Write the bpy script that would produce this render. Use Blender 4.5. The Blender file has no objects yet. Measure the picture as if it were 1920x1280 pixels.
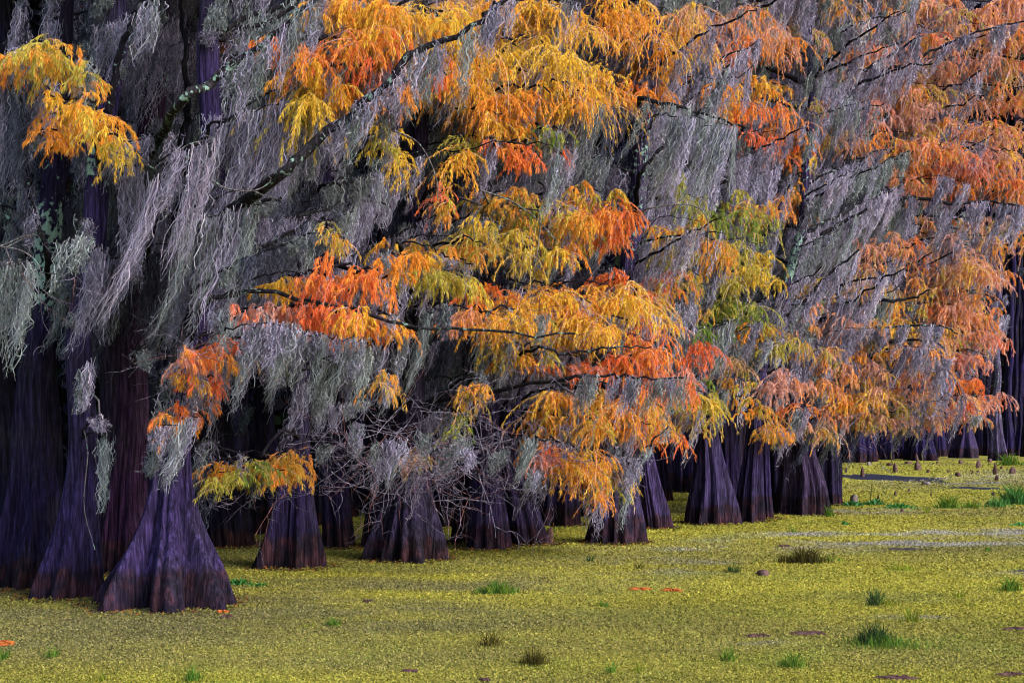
import bpy, math
import numpy as np
from mathutils import Vector
R = math.radians
SC = bpy.context.scene
COL = SC.collection

# ------------------------------------------------------------------ camera, sky, sun, exposure
F = 1920 * 50 / 36.0          # focal length in pixels of the 1920 wide photograph
HZ = 790.0                    # horizon row
HC = 2.0                      # eye height
cam_d = bpy.data.cameras.new('camera'); cam = bpy.data.objects.new('camera', cam_d); COL.objects.link(cam)
cam.location = (0, 0, HC); cam.rotation_euler = (R(90), 0, 0)
cam_d.lens = 50; cam_d.sensor_width = 36; cam_d.shift_y = (HZ - 640) / 1920.0
cam_d.clip_start = 0.1; cam_d.clip_end = 1000
SC.camera = cam

SUN_EL, SUN_AZ = 36, 122      # azimuth measured clockwise from +Y (north): light from the right, slightly behind the camera
w = bpy.data.worlds.new('World'); SC.world = w; w.use_nodes = True
nt = w.node_tree; nt.nodes.clear()
sky = nt.nodes.new('ShaderNodeTexSky'); sky.sky_type = 'NISHITA'; sky.sun_disc = False
sky.sun_elevation = R(SUN_EL); sky.sun_rotation = R(SUN_AZ); sky.dust_density = 3.0; sky.ozone_density = 1.0; sky.air_density = 1.0
bg = nt.nodes.new('ShaderNodeBackground'); bg.inputs[1].default_value = 0.15
wo = nt.nodes.new('ShaderNodeOutputWorld')
nt.links.new(sky.outputs[0], bg.inputs[0]); nt.links.new(bg.outputs[0], wo.inputs[0])
sd = bpy.data.lights.new('sun', 'SUN'); sd.energy = 1.5; sd.angle = R(26); sd.color = (1.0, 0.97, 0.94)
so = bpy.data.objects.new('sun', sd); COL.objects.link(so)
_d = Vector((math.sin(R(SUN_AZ)) * math.cos(R(SUN_EL)), math.cos(R(SUN_AZ)) * math.cos(R(SUN_EL)), math.sin(R(SUN_EL))))
so.rotation_euler = (-_d).to_track_quat('-Z', 'Y').to_euler(); so.location = (20, -20, 40)
SC.view_settings.view_transform = 'Standard'; SC.view_settings.look = 'None'
SC.view_settings.gamma = 1; SC.view_settings.exposure = 1.32
SC.cycles.max_bounces = 4; SC.cycles.diffuse_bounces = 2; SC.cycles.transmission_bounces = 3; SC.cycles.transparent_max_bounces = 6
SC.cycles.use_denoising = True; SC.cycles.pixel_filter_type = 'BLACKMAN_HARRIS'; SC.cycles.filter_width = 1.05

# ------------------------------------------------------------------ helpers
def at(px, py, D):
    return np.array([(px - 960.0) * D / F, D, HC + (HZ - py) * D / F])
def base_D(py): return HC * F / (py - HZ)
def pix(D): return D / F * 1920 / 1024.0        # size of one rendered pixel at distance D
_lx = [-400, 0, 300, 550, 760, 950, 1150, 1330, 1505, 1600, 1750, 1860, 2200]
_ld = [14.0, 14.4, 14.9, 17.2, 18.6, 20.0, 21.8, 25.5, 29.5, 32, 33.5, 34.5, 37]
def leafD(px): return float(np.interp(px, _lx, _ld))

class Geo:
    def __init__(s): s.v = []; s.f = []; s.c = []; s.n = 0
    def add(s, v, f, c):
        s.v.append(v); s.f.append(f + s.n); s.c.append(c); s.n += len(v)
    def strips(s, P, W, side, col):
        """P (N,K,3) centre lines, W (N,K) half widths, side (N,3), col (N,3)"""
        N, K = P.shape[:2]
        if N == 0: return
        o = side[:, None, :] * W[:, :, None]
        v = np.stack([P - o, P + o], 2).reshape(-1, 3)
        b = (np.arange(N)[:, None] * (2 * K) + np.arange(K - 1)[None] * 2).reshape(-1)
        f = np.stack([b, b + 1, b + 3, b + 2], 1)
        c = np.ones((N, K * 2, 4)); c[:, :, :3] = col[:, None, :]
        s.add(v, f, c.reshape(-1, 4))
    def tube(s, path, rad, col=(.1, .1, .1), ns=8, alpha=0.0, rng=None, bump=0.0):
        path = np.asarray(path, float); K = len(path); rad = np.broadcast_to(rad, (K,)).astype(float)
        t = np.gradient(path, axis=0); t /= np.linalg.norm(t, axis=1)[:, None] + 1e-9
        up = np.array([0, 0, 1.0]) if abs(t[:, 2]).mean() < .8 else np.array([0, 1.0, 0])
        a = np.cross(t, up); a /= np.linalg.norm(a, axis=1)[:, None] + 1e-9
        b = np.cross(t, a)
        th = np.linspace(0, 2 * np.pi, ns, endpoint=False)
        rr = rad[:, None] * np.ones(ns)
        if rng is not None and bump: rr = rr * (1 + bump * rng.normal(size=rr.shape))
        v = path[:, None] + (a[:, None] * np.cos(th)[None, :, None] + b[:, None] * np.sin(th)[None, :, None]) * rr[:, :, None]
        s._grid(v, K, ns, col, alpha)
    def _grid(s, v, K, ns, col, alpha):
        i = np.arange(K - 1)[:, None] * ns; j = np.arange(ns)[None]; j2 = (j + 1) % ns
        f = np.stack([i + j, i + j2, i + ns + j2, i + ns + j], -1).reshape(-1, 4)
        c = np.ones((K * ns, 4)); c[:, :3] = np.asarray(col); 
        al = np.repeat(np.broadcast_to(alpha, (K,)), ns); c[:, 3] = al
        s.add(v.reshape(-1, 3), f, c)
    def build(s, name, mat, parent=None, smooth=False):
        if s.n == 0: return None
        v = np.concatenate(s.v); f = np.concatenate(s.f); c = np.concatenate(s.c)
        if parent is not None:
            r = parent
            while r.parent is not None: r = r.parent
            v = v - np.array(r.location)
        me = bpy.data.meshes.new(name)
        me.vertices.add(len(v)); me.vertices.foreach_set('co', v.astype(np.float32).ravel())
        me.loops.add(len(f) * 4); me.loops.foreach_set('vertex_index', f.astype(np.int32).ravel())
        me.polygons.add(len(f)); me.polygons.foreach_set('loop_start', np.arange(0, len(f) * 4, 4, dtype=np.int32))
        me.polygons.foreach_set('use_smooth', np.full(len(f), smooth))
        at_ = me.attributes.new('Col', 'FLOAT_COLOR', 'POINT'); at_.data.foreach_set('color', c.astype(np.float32).ravel())
        me.update(calc_edges=True)
        me.materials.append(mat)
        o = bpy.data.objects.new(name, me); COL.objects.link(o)
        if parent is not None: o.parent = parent
        return o
def empty(name, loc, label, cat, group=None):
    o = bpy.data.objects.new(name, None); COL.objects.link(o); o.location = loc
    o.empty_display_size = .2
    return tag(o, label, cat, group)
def tag(o, label=None, cat=None, group=None, kind=None):
    if label: o['label'] = label
    if cat: o['category'] = cat
    if group: o['group'] = group
    if kind: o['kind'] = kind
    return o
def unit(a): return a / (np.linalg.norm(a, axis=-1, keepdims=True) + 1e-9)
def smooth_path(pts, n):
    pts = np.asarray(pts, float)
    if len(pts) == 2: return pts[0] + (pts[1] - pts[0]) * np.linspace(0, 1, n)[:, None]
    P = np.vstack([2 * pts[0] - pts[1], pts, 2 * pts[-1] - pts[-2]])
    out = []; m = len(pts) - 1
    for t in np.linspace(0, m - 1e-6, n):
        i = int(t); u = t - i; a, b, c, d = P[i:i + 4]
        out.append(.5 * ((2 * b) + (c - a) * u + (2 * a - 5 * b + 4 * c - d) * u * u + (3 * b - a - 3 * c + d) * u ** 3))
    return np.array(out)

# ------------------------------------------------------------------ materials
class NT:
    def __init__(s, name):
        s.m = bpy.data.materials.new(name); s.m.use_nodes = True; s.t = s.m.node_tree; s.t.nodes.clear()
        s.out = s.n('ShaderNodeOutputMaterial')
    def n(s, k, **kw):
        x = s.t.nodes.new(k)
        for a, b in kw.items(): setattr(x, a, b)
        return x
    def l(s, a, b): s.t.links.new(a, b)
    def noise(s, vec, scale, detail=4, rough=.55, mapscale=None):
        if mapscale is not None:
            mp = s.n('ShaderNodeMapping'); mp.inputs['Scale'].default_value = mapscale; s.l(vec, mp.inputs[0]); vec = mp.outputs[0]
        x = s.n('ShaderNodeTexNoise'); x.inputs['Scale'].default_value = scale; x.inputs['Detail'].default_value = detail
        x.inputs['Roughness'].default_value = rough; s.l(vec, x.inputs['Vector']); return x.outputs['Fac']
    def ramp(s, fac, stops):
        x = s.n('ShaderNodeValToRGB'); s.l(fac, x.inputs[0]); e = x.color_ramp.elements
        while len(e) < len(stops): e.new(.5)
        for q, (p, c) in zip(e, stops):
            q.position = p; q.color = (*c, 1) if hasattr(c, '__len__') else (c, c, c, 1)
        return x.outputs[0]
    def mix(s, fac, a, b, mode='MIX'):
        x = s.n('ShaderNodeMix'); x.data_type = 'RGBA'; x.blend_type = mode
        for q, i in ((fac, 0), (a, 6), (b, 7)):
            if hasattr(q, 'is_linked') or hasattr(q, 'links'): s.l(q, x.inputs[i])
            elif i == 0: x.inputs[0].default_value = q
            else: x.inputs[i].default_value = (*q, 1)
        return x.outputs[2]
    def math(s, op, a, b=0.0):
        x = s.n('ShaderNodeMath', operation=op)
        for q, i in ((a, 0), (b, 1)):
            if hasattr(q, 'links'): s.l(q, x.inputs[i])
            else: x.inputs[i].default_value = q
        return x.outputs[0]

def leaf_mat(name, trans):
    t = NT(name); a = t.n('ShaderNodeAttribute', attribute_name='Col')
    d = t.n('ShaderNodeBsdfDiffuse'); t.l(a.outputs['Color'], d.inputs[0])
    r = t.n('ShaderNodeBsdfTranslucent'); t.l(a.outputs['Color'], r.inputs[0])
    m = t.n('ShaderNodeMixShader'); m.inputs[0].default_value = trans
    t.l(d.outputs[0], m.inputs[1]); t.l(r.outputs[0], m.inputs[2]); t.l(m.outputs[0], t.out.inputs[0])
    return t.m
M_LEAF = leaf_mat('cypress_needles', .38)
M_MOSS = leaf_mat('spanish_moss', .30)
M_GRASS = leaf_mat('grass', .25)
M_WEED = leaf_mat('duckweed', .15)

def bark_mat(name, wet=True):
    t = NT(name); a = t.n('ShaderNodeAttribute', attribute_name='Col'); tc = t.n('ShaderNodeTexCoord').outputs['Object']
    fib = t.noise(tc, 1.0, 6, .7, (26, 26, 2.2))
    fine = t.noise(tc, 1.0, 4, .6, (70, 70, 9))
    big = t.noise(tc, 1.3, 3)
    f1 = t.ramp(fib, [(.32, .15), (.50, .75), (.68, 2.1)])
    c = t.mix(1.0, a.outputs['Color'], f1, 'MULTIPLY')
    c = t.mix(1.0, c, t.ramp(fine, [(.3, .7), (.7, 1.25)]), 'MULTIPLY')
    c = t.mix(t.ramp(big, [(.44, 0.0), (.64, .5)]), c, t.mix(1.0, f1, (.030, .028, .030), 'MULTIPLY'))
    sep = t.n('ShaderNodeSeparateXYZ'); t.l(tc, sep.inputs[0]); z = sep.outputs[2]
    if wet:                                                     # flood-line stain on the lowest half metre
        oi = t.n('ShaderNodeObjectInfo').outputs['Random']
        hz = t.math('ADD', t.math('SUBTRACT', z, t.math('MULTIPLY', oi, .30)), t.math('MULTIPLY', t.noise(tc, 2.5, 4), -.40))
        band = t.ramp(hz, [(-.10, .75), (.10, 0.0)])
        st = t.mix(t.ramp(t.noise(tc, 5.0, 4), [(.45, 0.0), (.62, 1.0)]), (.012, .009, .013), (.048, .018, .020))
        st = t.mix(1.0, st, f1, 'MULTIPLY')
        c = t.mix(band, c, st)
    ln = t.noise(tc, 13.0, 5, .65)                              # lichen crust where alpha asks for it
    v = t.math('ADD', ln, t.math('MULTIPLY', a.outputs['Alpha'], .20))
    lm = t.math('MULTIPLY', t.ramp(v, [(.66, 0.0), (.70, 1.0)]), t.math('GREATER_THAN', a.outputs['Alpha'], .04))
    gl = t.mix(t.noise(tc, 40, 2), (.12, .26, .21), (.30, .42, .38))
    c = t.mix(lm, c, gl)
    b = t.n('ShaderNodeBsdfPrincipled'); b.inputs['Roughness'].default_value = .9; b.inputs['Specular IOR Level'].default_value = .08
    t.l(c, b.inputs['Base Color'])
    bp = t.n('ShaderNodeBump'); bp.inputs['Strength'].default_value = 1.0; bp.inputs['Distance'].default_value = .06
    t.l(t.math('ADD', fib, t.math('MULTIPLY', fine, .3)), bp.inputs['Height']); t.l(bp.outputs[0], b.inputs['Normal']); t.l(b.outputs[0], t.out.inputs[0])
    return t.m
M_BARK = bark_mat('cypress_bark')
M_LIMB = bark_mat('limb_bark', wet=False)

def weed_water_mat():
    t = NT('weed_covered_water'); g = t.n('ShaderNodeNewGeometry').outputs['Position']; a = t.n('ShaderNodeAttribute', attribute_name='Col')
    n1 = t.noise(g, 22, 3, .7); n2 = t.noise(g, 5, 4, .65)
    c = t.mix(1.0, a.outputs['Color'], t.ramp(n1, [(.34, .5), (.50, .95), (.66, 1.5)]), 'MULTIPLY')
    c = t.mix(1.0, c, t.ramp(n2, [(.35, .75), (.65, 1.25)]), 'MULTIPLY')
    b = t.n('ShaderNodeBsdfPrincipled'); b.inputs['Roughness'].default_value = .8; b.inputs['Specular IOR Level'].default_value = .12
    t.l(c, b.inputs['Base Color'])
    bp = t.n('ShaderNodeBump'); bp.inputs['Strength'].default_value = .8; bp.inputs['Distance'].default_value = .02
    t.l(n1, bp.inputs['Height']); t.l(bp.outputs[0], b.inputs['Normal']); t.l(b.outputs[0], t.out.inputs[0])
    return t.m
M_WATER = weed_water_mat()
def plain_noise_mat(name, c0, c1, scale, rough=.8, spec=.2):
    t = NT(name); g = t.n('ShaderNodeTexCoord').outputs['Object']
    n = t.noise(g, scale, 5, .65); c = t.ramp(n, [(.35, c0), (.65, c1)])
    b = t.n('ShaderNodeBsdfPrincipled'); b.inputs['Roughness'].default_value = rough; b.inputs['Specular IOR Level'].default_value = spec
    t.l(c, b.inputs['Base Color']); bp = t.n('ShaderNodeBump'); bp.inputs['Strength'].default_value = .6; bp.inputs['Distance'].default_value = .02
    t.l(n, bp.inputs['Height']); t.l(bp.outputs[0], b.inputs['Normal']); t.l(b.outputs[0], t.out.inputs[0]); return t.m
M_POOL = plain_noise_mat('open_water', (.012, .014, .03), (.02, .02, .035), 3, .45, .2)
M_MAT = plain_noise_mat('rotting_mat', (.022, .010, .010), (.09, .045, .04), 14)
M_KNEE = plain_noise_mat('knee_wood', (.030, .020, .028), (.13, .07, .06), 16)
M_PALE = plain_noise_mat('pale_knee_wood', (.08, .07, .08), (.22, .18, .17), 16)
M_LITTER = plain_noise_mat('needle_litter', (.16, .035, .01), (.42, .12, .015), 20)

# ------------------------------------------------------------------ palettes (linear base colours)
PAL = {'R': (.82, .185, .065), 'O': (.86, .33, .05), 'G': (.82, .52, .065), 'Y': (.47, .41, .075), 'g': (.16, .26, .05), 'P': (.66, .34, .27)}
def pal_cols(pal, n, rng):
    """one colour per sprig: sprigs of one twig stay alike"""
    k = np.array([PAL[c] for c in pal])
    c = k[rng.integers(0, len(k), n)]
    return c
# ------------------------------------------------------------------ foliage: feathery drooping cypress sprigs
def foliage(G, C, wd, hd, pal, rng, D, cover=1.0, wind=-.10, TW=None):
    p = pix(D)
    bl = max(.065, 3.8 * p); bw = max(.0052, .47 * p)
    area = wd * hd
    N = int(np.clip(cover * 3.4 * area / (bl * bw * .64), 40, 20000))
    nt_ = max(5, int(wd * hd / (bl * bl * 3.2)) + int(wd / .12))
    nt_ = min(nt_, 260)
    al = rng.uniform(-.5, .5)
    ax = np.array([math.cos(al), math.sin(al), 0])
    gp = rng.uniform(0, 1, max(3, nt_ // 5)); tt = np.clip(gp[rng.integers(0, len(gp), nt_)] + rng.normal(0, .035, nt_), 0, 1); arch = 1 - (2 * tt - 1) ** 2
    A = C + ax * ((tt - .5) * wd * .9)[:, None]; A[:, 2] += (arch - 1) * hd * .30 + rng.normal(0, .03, nt_)
    az = rng.uniform(0, 2 * np.pi, nt_); H = np.stack([np.cos(az), np.sin(az), 0 * az], 1)
    L = hd * rng.uniform(.25, 1.25, nt_) * (.6 + .4 * arch)
    reach = np.minimum(L * rng.uniform(.35, 1.25, nt_), .8)
    rise = rng.uniform(0, .12, nt_) * hd
    def P(k, s):
        q = A[k] + H[k] * (reach[k] * (1 - (1 - s) ** 1.6))[:, None]
        q[:, 2] += rise[k] * np.sin(s * np.pi * .8) - L[k] * .92 * s ** 1.45
        q[:, 0] += wind * L[k] * s ** 1.5
        return q
    # twigs
    K = 6; ss = np.linspace(0, 1, K); kk = np.arange(nt_)
    TP = np.stack([P(kk, np.full(nt_, s)) for s in ss], 1)
    sd_ = unit(rng.normal(size=(nt_, 3)) * [1, .4, .2])
    tw = np.linspace(1, .35, K)[None] * max(.0045, .42 * p) * np.ones((nt_, 1))
    tc = np.array([.50, .36, .40]) * rng.uniform(.5, 1.3, (nt_, 1))
    (TW or G).strips(TP, tw, sd_, tc)
    # sprigs
    k = rng.integers(0, nt_, N); s = rng.beta(1.3, 1.0, N)
    o = P(k, s); o2 = P(k, np.clip(s + .08, 0, 1.08)); tan = unit(o2 - o + np.array([0, 0, -.002]))
    sidev = unit(np.cross(tan, rng.normal(size=(N, 3))))
    d = unit(tan * .9 + sidev * rng.uniform(.1, 1.1, (N, 1)) + np.array([wind * .5, 0, -.32]))
    ln = bl * rng.uniform(.5, 1.25, N)
    mid = o + d * (ln * .5)[:, None]; mid[:, 2] += ln * .05
    d2 = unit(d + np.array([0, 0, -.6]))
    end = mid + d2 * (ln * .5)[:, None]
    wv = unit(np.cross(d, rng.normal(size=(N, 3))))
    wd_ = np.stack([np.full(N, bw * .45), np.full(N, bw * .62), np.full(N, bw * .12)], 1) * rng.uniform(.7, 1.3, (N, 1))
    cpad = pal_cols(pal, nt_, rng)
    # neighbouring twigs along the branch share a hue, with drift
    order = np.argsort(tt); cs = cpad[order]
    base = .5 * cs + .5 * np.roll(cs, 1, 0); cp2 = np.empty_like(base); cp2[order] = base
    c = cp2[k] * rng.uniform(.65, 1.2, (N, 1))
    mixw = (rng.random(N) < .25)[:, None]
    c = np.where(mixw, pal_cols(pal, N, rng) * rng.uniform(.7, 1.2, (N, 1)), c)
    G.strips(np.stack([o, mid, end], 1), wd_, wv, np.clip(c, 0, .85))

# ------------------------------------------------------------------ spanish moss: hanging beards of wavy filaments
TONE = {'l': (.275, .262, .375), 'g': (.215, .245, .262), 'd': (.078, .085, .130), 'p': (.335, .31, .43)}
def moss(G, path, L, tone, rng, D, cover=1.0, wind=-.30, taper=1.0, clumpw=None):
    """path: (n,3) polyline the beard hangs from; L length in metres"""
    path = np.asarray(path, float); p = pix(D)
    seg = np.linalg.norm(np.diff(path, axis=0), axis=1); cum = np.concatenate([[0], np.cumsum(seg)]); W = cum[-1]
    hw = .44 * p if p > .012 else .0052
    N = int(np.clip(cover * 2.1 * (W + .12) / (hw * 2 * .64) * .85, 12, 3000))
    cw = clumpw or max(.10, 6.5 * p)
    nc = max(1, int(W / cw * (1.4 if cover > 1 else .80)))
    ct = np.sort(rng.uniform(0, W, nc)) if nc > 1 else np.array([W * .5])
    cL = L * rng.uniform(.22, 1.25, nc)
    cwind = wind * np.interp(D, [15, 22], [.55, .9]) + rng.normal(0, .10, nc)
    k = rng.integers(0, nc, N); t = np.clip(ct[k] + rng.normal(0, cw * .42, N), 0, W)
    root = np.stack([np.interp(t, cum, path[:, i]) for i in range(3)], 1)
    root += rng.normal(0, .035, (N, 3)) * [1, 1.6, .6]
    st0 = L * np.where(rng.random(N) < .6, rng.uniform(0, .5, N) ** 1.5, 0); root[:, 2] -= st0; root[:, 0] += cwind[k] * st0 * .7
    tipx = np.stack([np.interp(ct[k], cum, path[:, i]) for i in range(3)], 1)
    ln = cL[k] * (1 - rng.beta(1.2, 2.2, N) * .85)
    K = 11; s = np.linspace(0, 1, K)[None, :]
    conv = 1 - (1 - s) ** 1.3
    off = (tipx - root)
    lr = (ln / cL[k])[:, None]
    P = root[:, None, :] + off[:, None, :] * (np.clip(conv * lr, 0, 1) * .85 * taper)[:, :, None]
    dz = ln[:, None] * s
    P[:, :, 2] -= dz * .93
    P[:, :, 0] += dz * (cwind[k][:, None]) * (.6 + .4 * s)
    P[:, :, 1] += dz * rng.normal(0, .10, N)[:, None]
    amp = rng.uniform(.010, .040, (N, 1)) * (1 + p * 20)
    for ax_ in (0, 1, 2):
        ph = rng.uniform(0, 6.28, (N, 1)); fr = rng.uniform(3, 9, (N, 1))
        P[:, :, ax_] += amp * np.sin(fr * s * ln[:, None] * 3 + ph) * (.3 if ax_ == 2 else 1) * np.minimum(1, s * 4)
    P[:, :, :2] += rng.normal(0, .004 + p * .15, (N, K, 2)); wk = np.cumsum(rng.normal(0, .006 + .1 * p, (N, K, 2)), 1); P[:, :, :2] += wk - wk[:, :1]
    Wd = hw * rng.uniform(.6, 1.2, (N, 1)) * np.linspace(1, .35, K)[None]
    side = unit(rng.normal(size=(N, 3)) * [1, .6, .2])
    tn = np.array([TONE[c] for c in tone]); ck = tn[rng.integers(0, len(tn), nc)][k]
    c = ck * np.exp(rng.normal(0, .22, (N, 1)) + rng.normal(0, .18, nc)[k][:, None]) * (1 + rng.normal(0, .04, (N, 3)))
    c = np.where(rng.random((N, 1)) < .30, c * .5, c)
    G.strips(P, Wd, side, np.clip(c, .01, .6))
    # short curls standing off the filaments
    n2 = int(N * 4.2); i = rng.integers(0, N, n2); j = rng.integers(0, K - 1, n2); u = rng.random((n2, 1))
    o = P[i, j] * (1 - u) + P[i, j + 1] * u
    d = unit(rng.normal(size=(n2, 3)) + np.array([wind * .8, 0, -1.0])); l = rng.uniform(2.2, 5.5, (n2, 1)) * max(p, .011)
    m = o + d * l * .5; d2 = unit(d + rng.normal(0, .6, (n2, 3)) + np.array([0, 0, -.3])); e = m + d2 * l * .5
    G.strips(np.stack([o, m, e], 1), np.tile([hw * .8, hw * .7, hw * .3], (n2, 1)), unit(rng.normal(size=(n2, 3))), np.clip(c[i] * rng.uniform(.8, 1.25, (n2, 1)), .01, .6))

# ------------------------------------------------------------------ the setting
_fr = np.random.default_rng(77); _fw = [( _fr.uniform(0, 6.28), 2.0 ** q * _fr.uniform(.8, 1.3), _fr.uniform(0, 6.28), .62 ** q) for q in range(5) for _ in range(4)]
def fbm(x, y, sc):
    o = 0
    for a, f, ph, am in _fw: o = o + am * np.sin((x * math.cos(a) + y * math.sin(a)) * f * sc + ph + 1.3 * np.sin((x * math.sin(a) - y * math.cos(a)) * f * sc * .7 + ph * 2))
    return o / 3.2
# drifts of paler or duller weed, the left dull ones also painting in tree shade: px, py, half width, half height, strength
PALE = [(1700, 1013, 260, 9, .95), (1430, 1027, 210, 7, .6), (1860, 998, 150, 8, .7), (1640, 1006, 200, 6, .5), (1780, 902, 110, 6, .8), (1880, 893, 90, 8, .7), (1600, 960, 150, 6, .3), (1500, 1000, 100, 5, .4), (1720, 1155, 70, 4, .6), (1400, 1205, 60, 4, .5), (1900, 1075, 60, 4, .5), (1250, 1060, 120, 12, .4)]
DULL_SHADE = [(300, 1150, 700, 60, .95), (850, 1090, 420, 26, .7), (1150, 1055, 300, 16, .55), (150, 1210, 300, 26, .6), (1640, 1120, 200, 14, .2)]
SHALLOW = [(1700, 872, 300, 10, .6), (1850, 1030, 300, 10, .3)]
def ell(L, x, D):
    px = x * F / D + 960; py = HZ + HC * F / D; o = 0
    for a, b, c, d, e in L: o = np.maximum(o, e * np.exp(-((px - a) / c) ** 2 - ((py - b) / d) ** 2))
    return o
def weed_col(x, D):
    n = fbm(x * .45, D, .55); n2 = fbm(x + 40, D * 1.6, 1.6)
    gold = np.array([.238, .222, .030]); br = np.array([.120, .110, .042]); pl = np.array([.205, .195, .20]); gr = np.array([.170, .190, .028])
    c = gold + 0 * x[:, None]
    w_ = np.clip(.15 + .5 * n, 0, .6)[:, None]; c = c * (1 - w_) + br * w_
    w_ = np.clip(.5 * n2 - .05, 0, .5)[:, None]; c = c * (1 - w_) + gr * w_
    w_ = np.clip(ell(DULL_SHADE, x, D) * (1 + .7 * n2), 0, .85)[:, None]; c = c * (1 - w_) + br * w_
    w_ = np.clip(ell(PALE, x, D) * (.55 + 1.2 * n2), 0, .7)[:, None]; c = c * (1 - w_) + pl * w_
    return c * (1 + .10 * fbm(x * .6, D, 1.0))[:, None]
g = Geo()
ys = np.concatenate([[-60, 0], np.geomspace(6, 120, 260), [200, 700]]); u_ = np.concatenate([[-6], np.linspace(-.62, .62, 240), [6]])
YY, UU = np.meshgrid(ys, u_, indexing='ij'); XX = UU * np.maximum(YY, 30) * np.where(np.abs(UU) > 1, 2, 1)
V = np.stack([XX, YY, 0 * XX], -1); ny, nx = XX.shape
ii = np.arange(ny - 1)[:, None] * nx; jj = np.arange(nx - 1)[None]
Fq = np.stack([ii + jj, ii + jj + 1, ii + nx + jj + 1, ii + nx + jj], -1).reshape(-1, 4)
cw_ = np.ones((ny * nx, 4)); cw_[:, :3] = np.clip(weed_col(XX.ravel(), np.maximum(YY.ravel(), 6)), .01, .6)
g.add(V.reshape(-1, 3), Fq, cw_)
tag(g.build('water', M_WATER), kind='structure')
def flat_patch(name, mat, px, py, wpx, hpx, z, seed, thick=0.0, parent=None, n=40):
    r = np.random.default_rng(seed); D = base_D(py); cx = (px - 960) * D / F
    a = wpx * .5 * D / F; bdep = .5 * (base_D(py - hpx / 2) - base_D(py + hpx / 2))
    th = np.linspace(0, 2 * np.pi, n, endpoint=False)
    rr = 1 + .25 * np.sin(th * 2 + r.uniform(0, 6)) + .18 * np.sin(th * 5 + r.uniform(0, 6)) + .10 * r.normal(size=n)
    rings = []
    for q, zz in ((1.0, z), (.8, z + thick), (.4, z + thick * 1.2), (.02, z + thick)):
        rings.append(np.stack([cx + a * rr * q * np.cos(th), D + bdep * rr * q * np.sin(th), np.full(n, zz) + (thick * .5 * r.normal(size=n) if q < 1 else 0)], 1))
    v = np.concatenate(rings); G = Geo(); G._grid(v.reshape(4, n, 3), 4, n, (1, 1, 1), 1.0)
    return G
for i, (px, py, wp, hp) in enumerate([(1655, 895, 190, 13), (1835, 915, 90, 6), (1700, 1029, 60, 5), (1912, 1070, 40, 3)]):
    tag(flat_patch('water', M_POOL, px, py, wp, hp, .004, i).build('water', M_POOL), kind='structure')

# floating duckweed standing a little proud of the water, only where it is near enough to read
N = 780000; r = np.random.default_rng(11)
py_ = HZ + 75 + (1400 - HZ - 75) * r.random(N) ** 1.0; D = base_D(py_); D = D * r.uniform(.985, 1.015, N); x = r.uniform(-.62, .62, N) * D
sz = r.uniform(.55, 1.35, N) * (.0030 + .00078 * D); o = np.stack([x, D, np.full(N, .004)], 1)
d = unit(np.stack([r.normal(0, .8, N), r.normal(0, .8, N), r.uniform(.1, .9, N)], 1))
cl = weed_col(x, D) * np.array([(1.4, 1.4, 1.6), (1.15, 1.15, 1.1), (.78, .8, .95), (1.25, 1.1, 1.9), (.55, .57, .8), (.85, 1.1, 1.2), (1.6, 1.6, 2.3)])[r.choice(7, N, p=[.25, .22, .18, .12, .12, .06, .05])] * r.uniform(.75, 1.2, (N, 1))
POOL = [(1655, 895, 190, 13), (1835, 915, 90, 6), (1700, 1029, 60, 5), (1912, 1070, 40, 3)]
px_ = x * F / D + 960; pyy = HZ + HC * F / D; kp = np.ones(N, bool)
for a_, b_, w_, h_ in POOL: kp &= ((px_ - a_) / (w_ * .5)) ** 2 + ((pyy - b_) / (h_ * .5)) ** 2 > r.uniform(.7, 1.3, N)
o, d, sz, cl, x, D = o[kp], d[kp], sz[kp], cl[kp], x[kp], D[kp]; N = len(x)
gw = Geo(); gw.strips(np.stack([o, o + d * sz[:, None]], 1), np.stack([sz * .5, sz * .35], 1), unit(np.cross(d, r.normal(size=(N, 3)))), np.clip(cl, 0, .6))
tag(gw.build('duckweed', M_WEED), 'mat of yellow green duckweed floating on the still swamp water', 'duckweed', kind='stuff')

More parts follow.
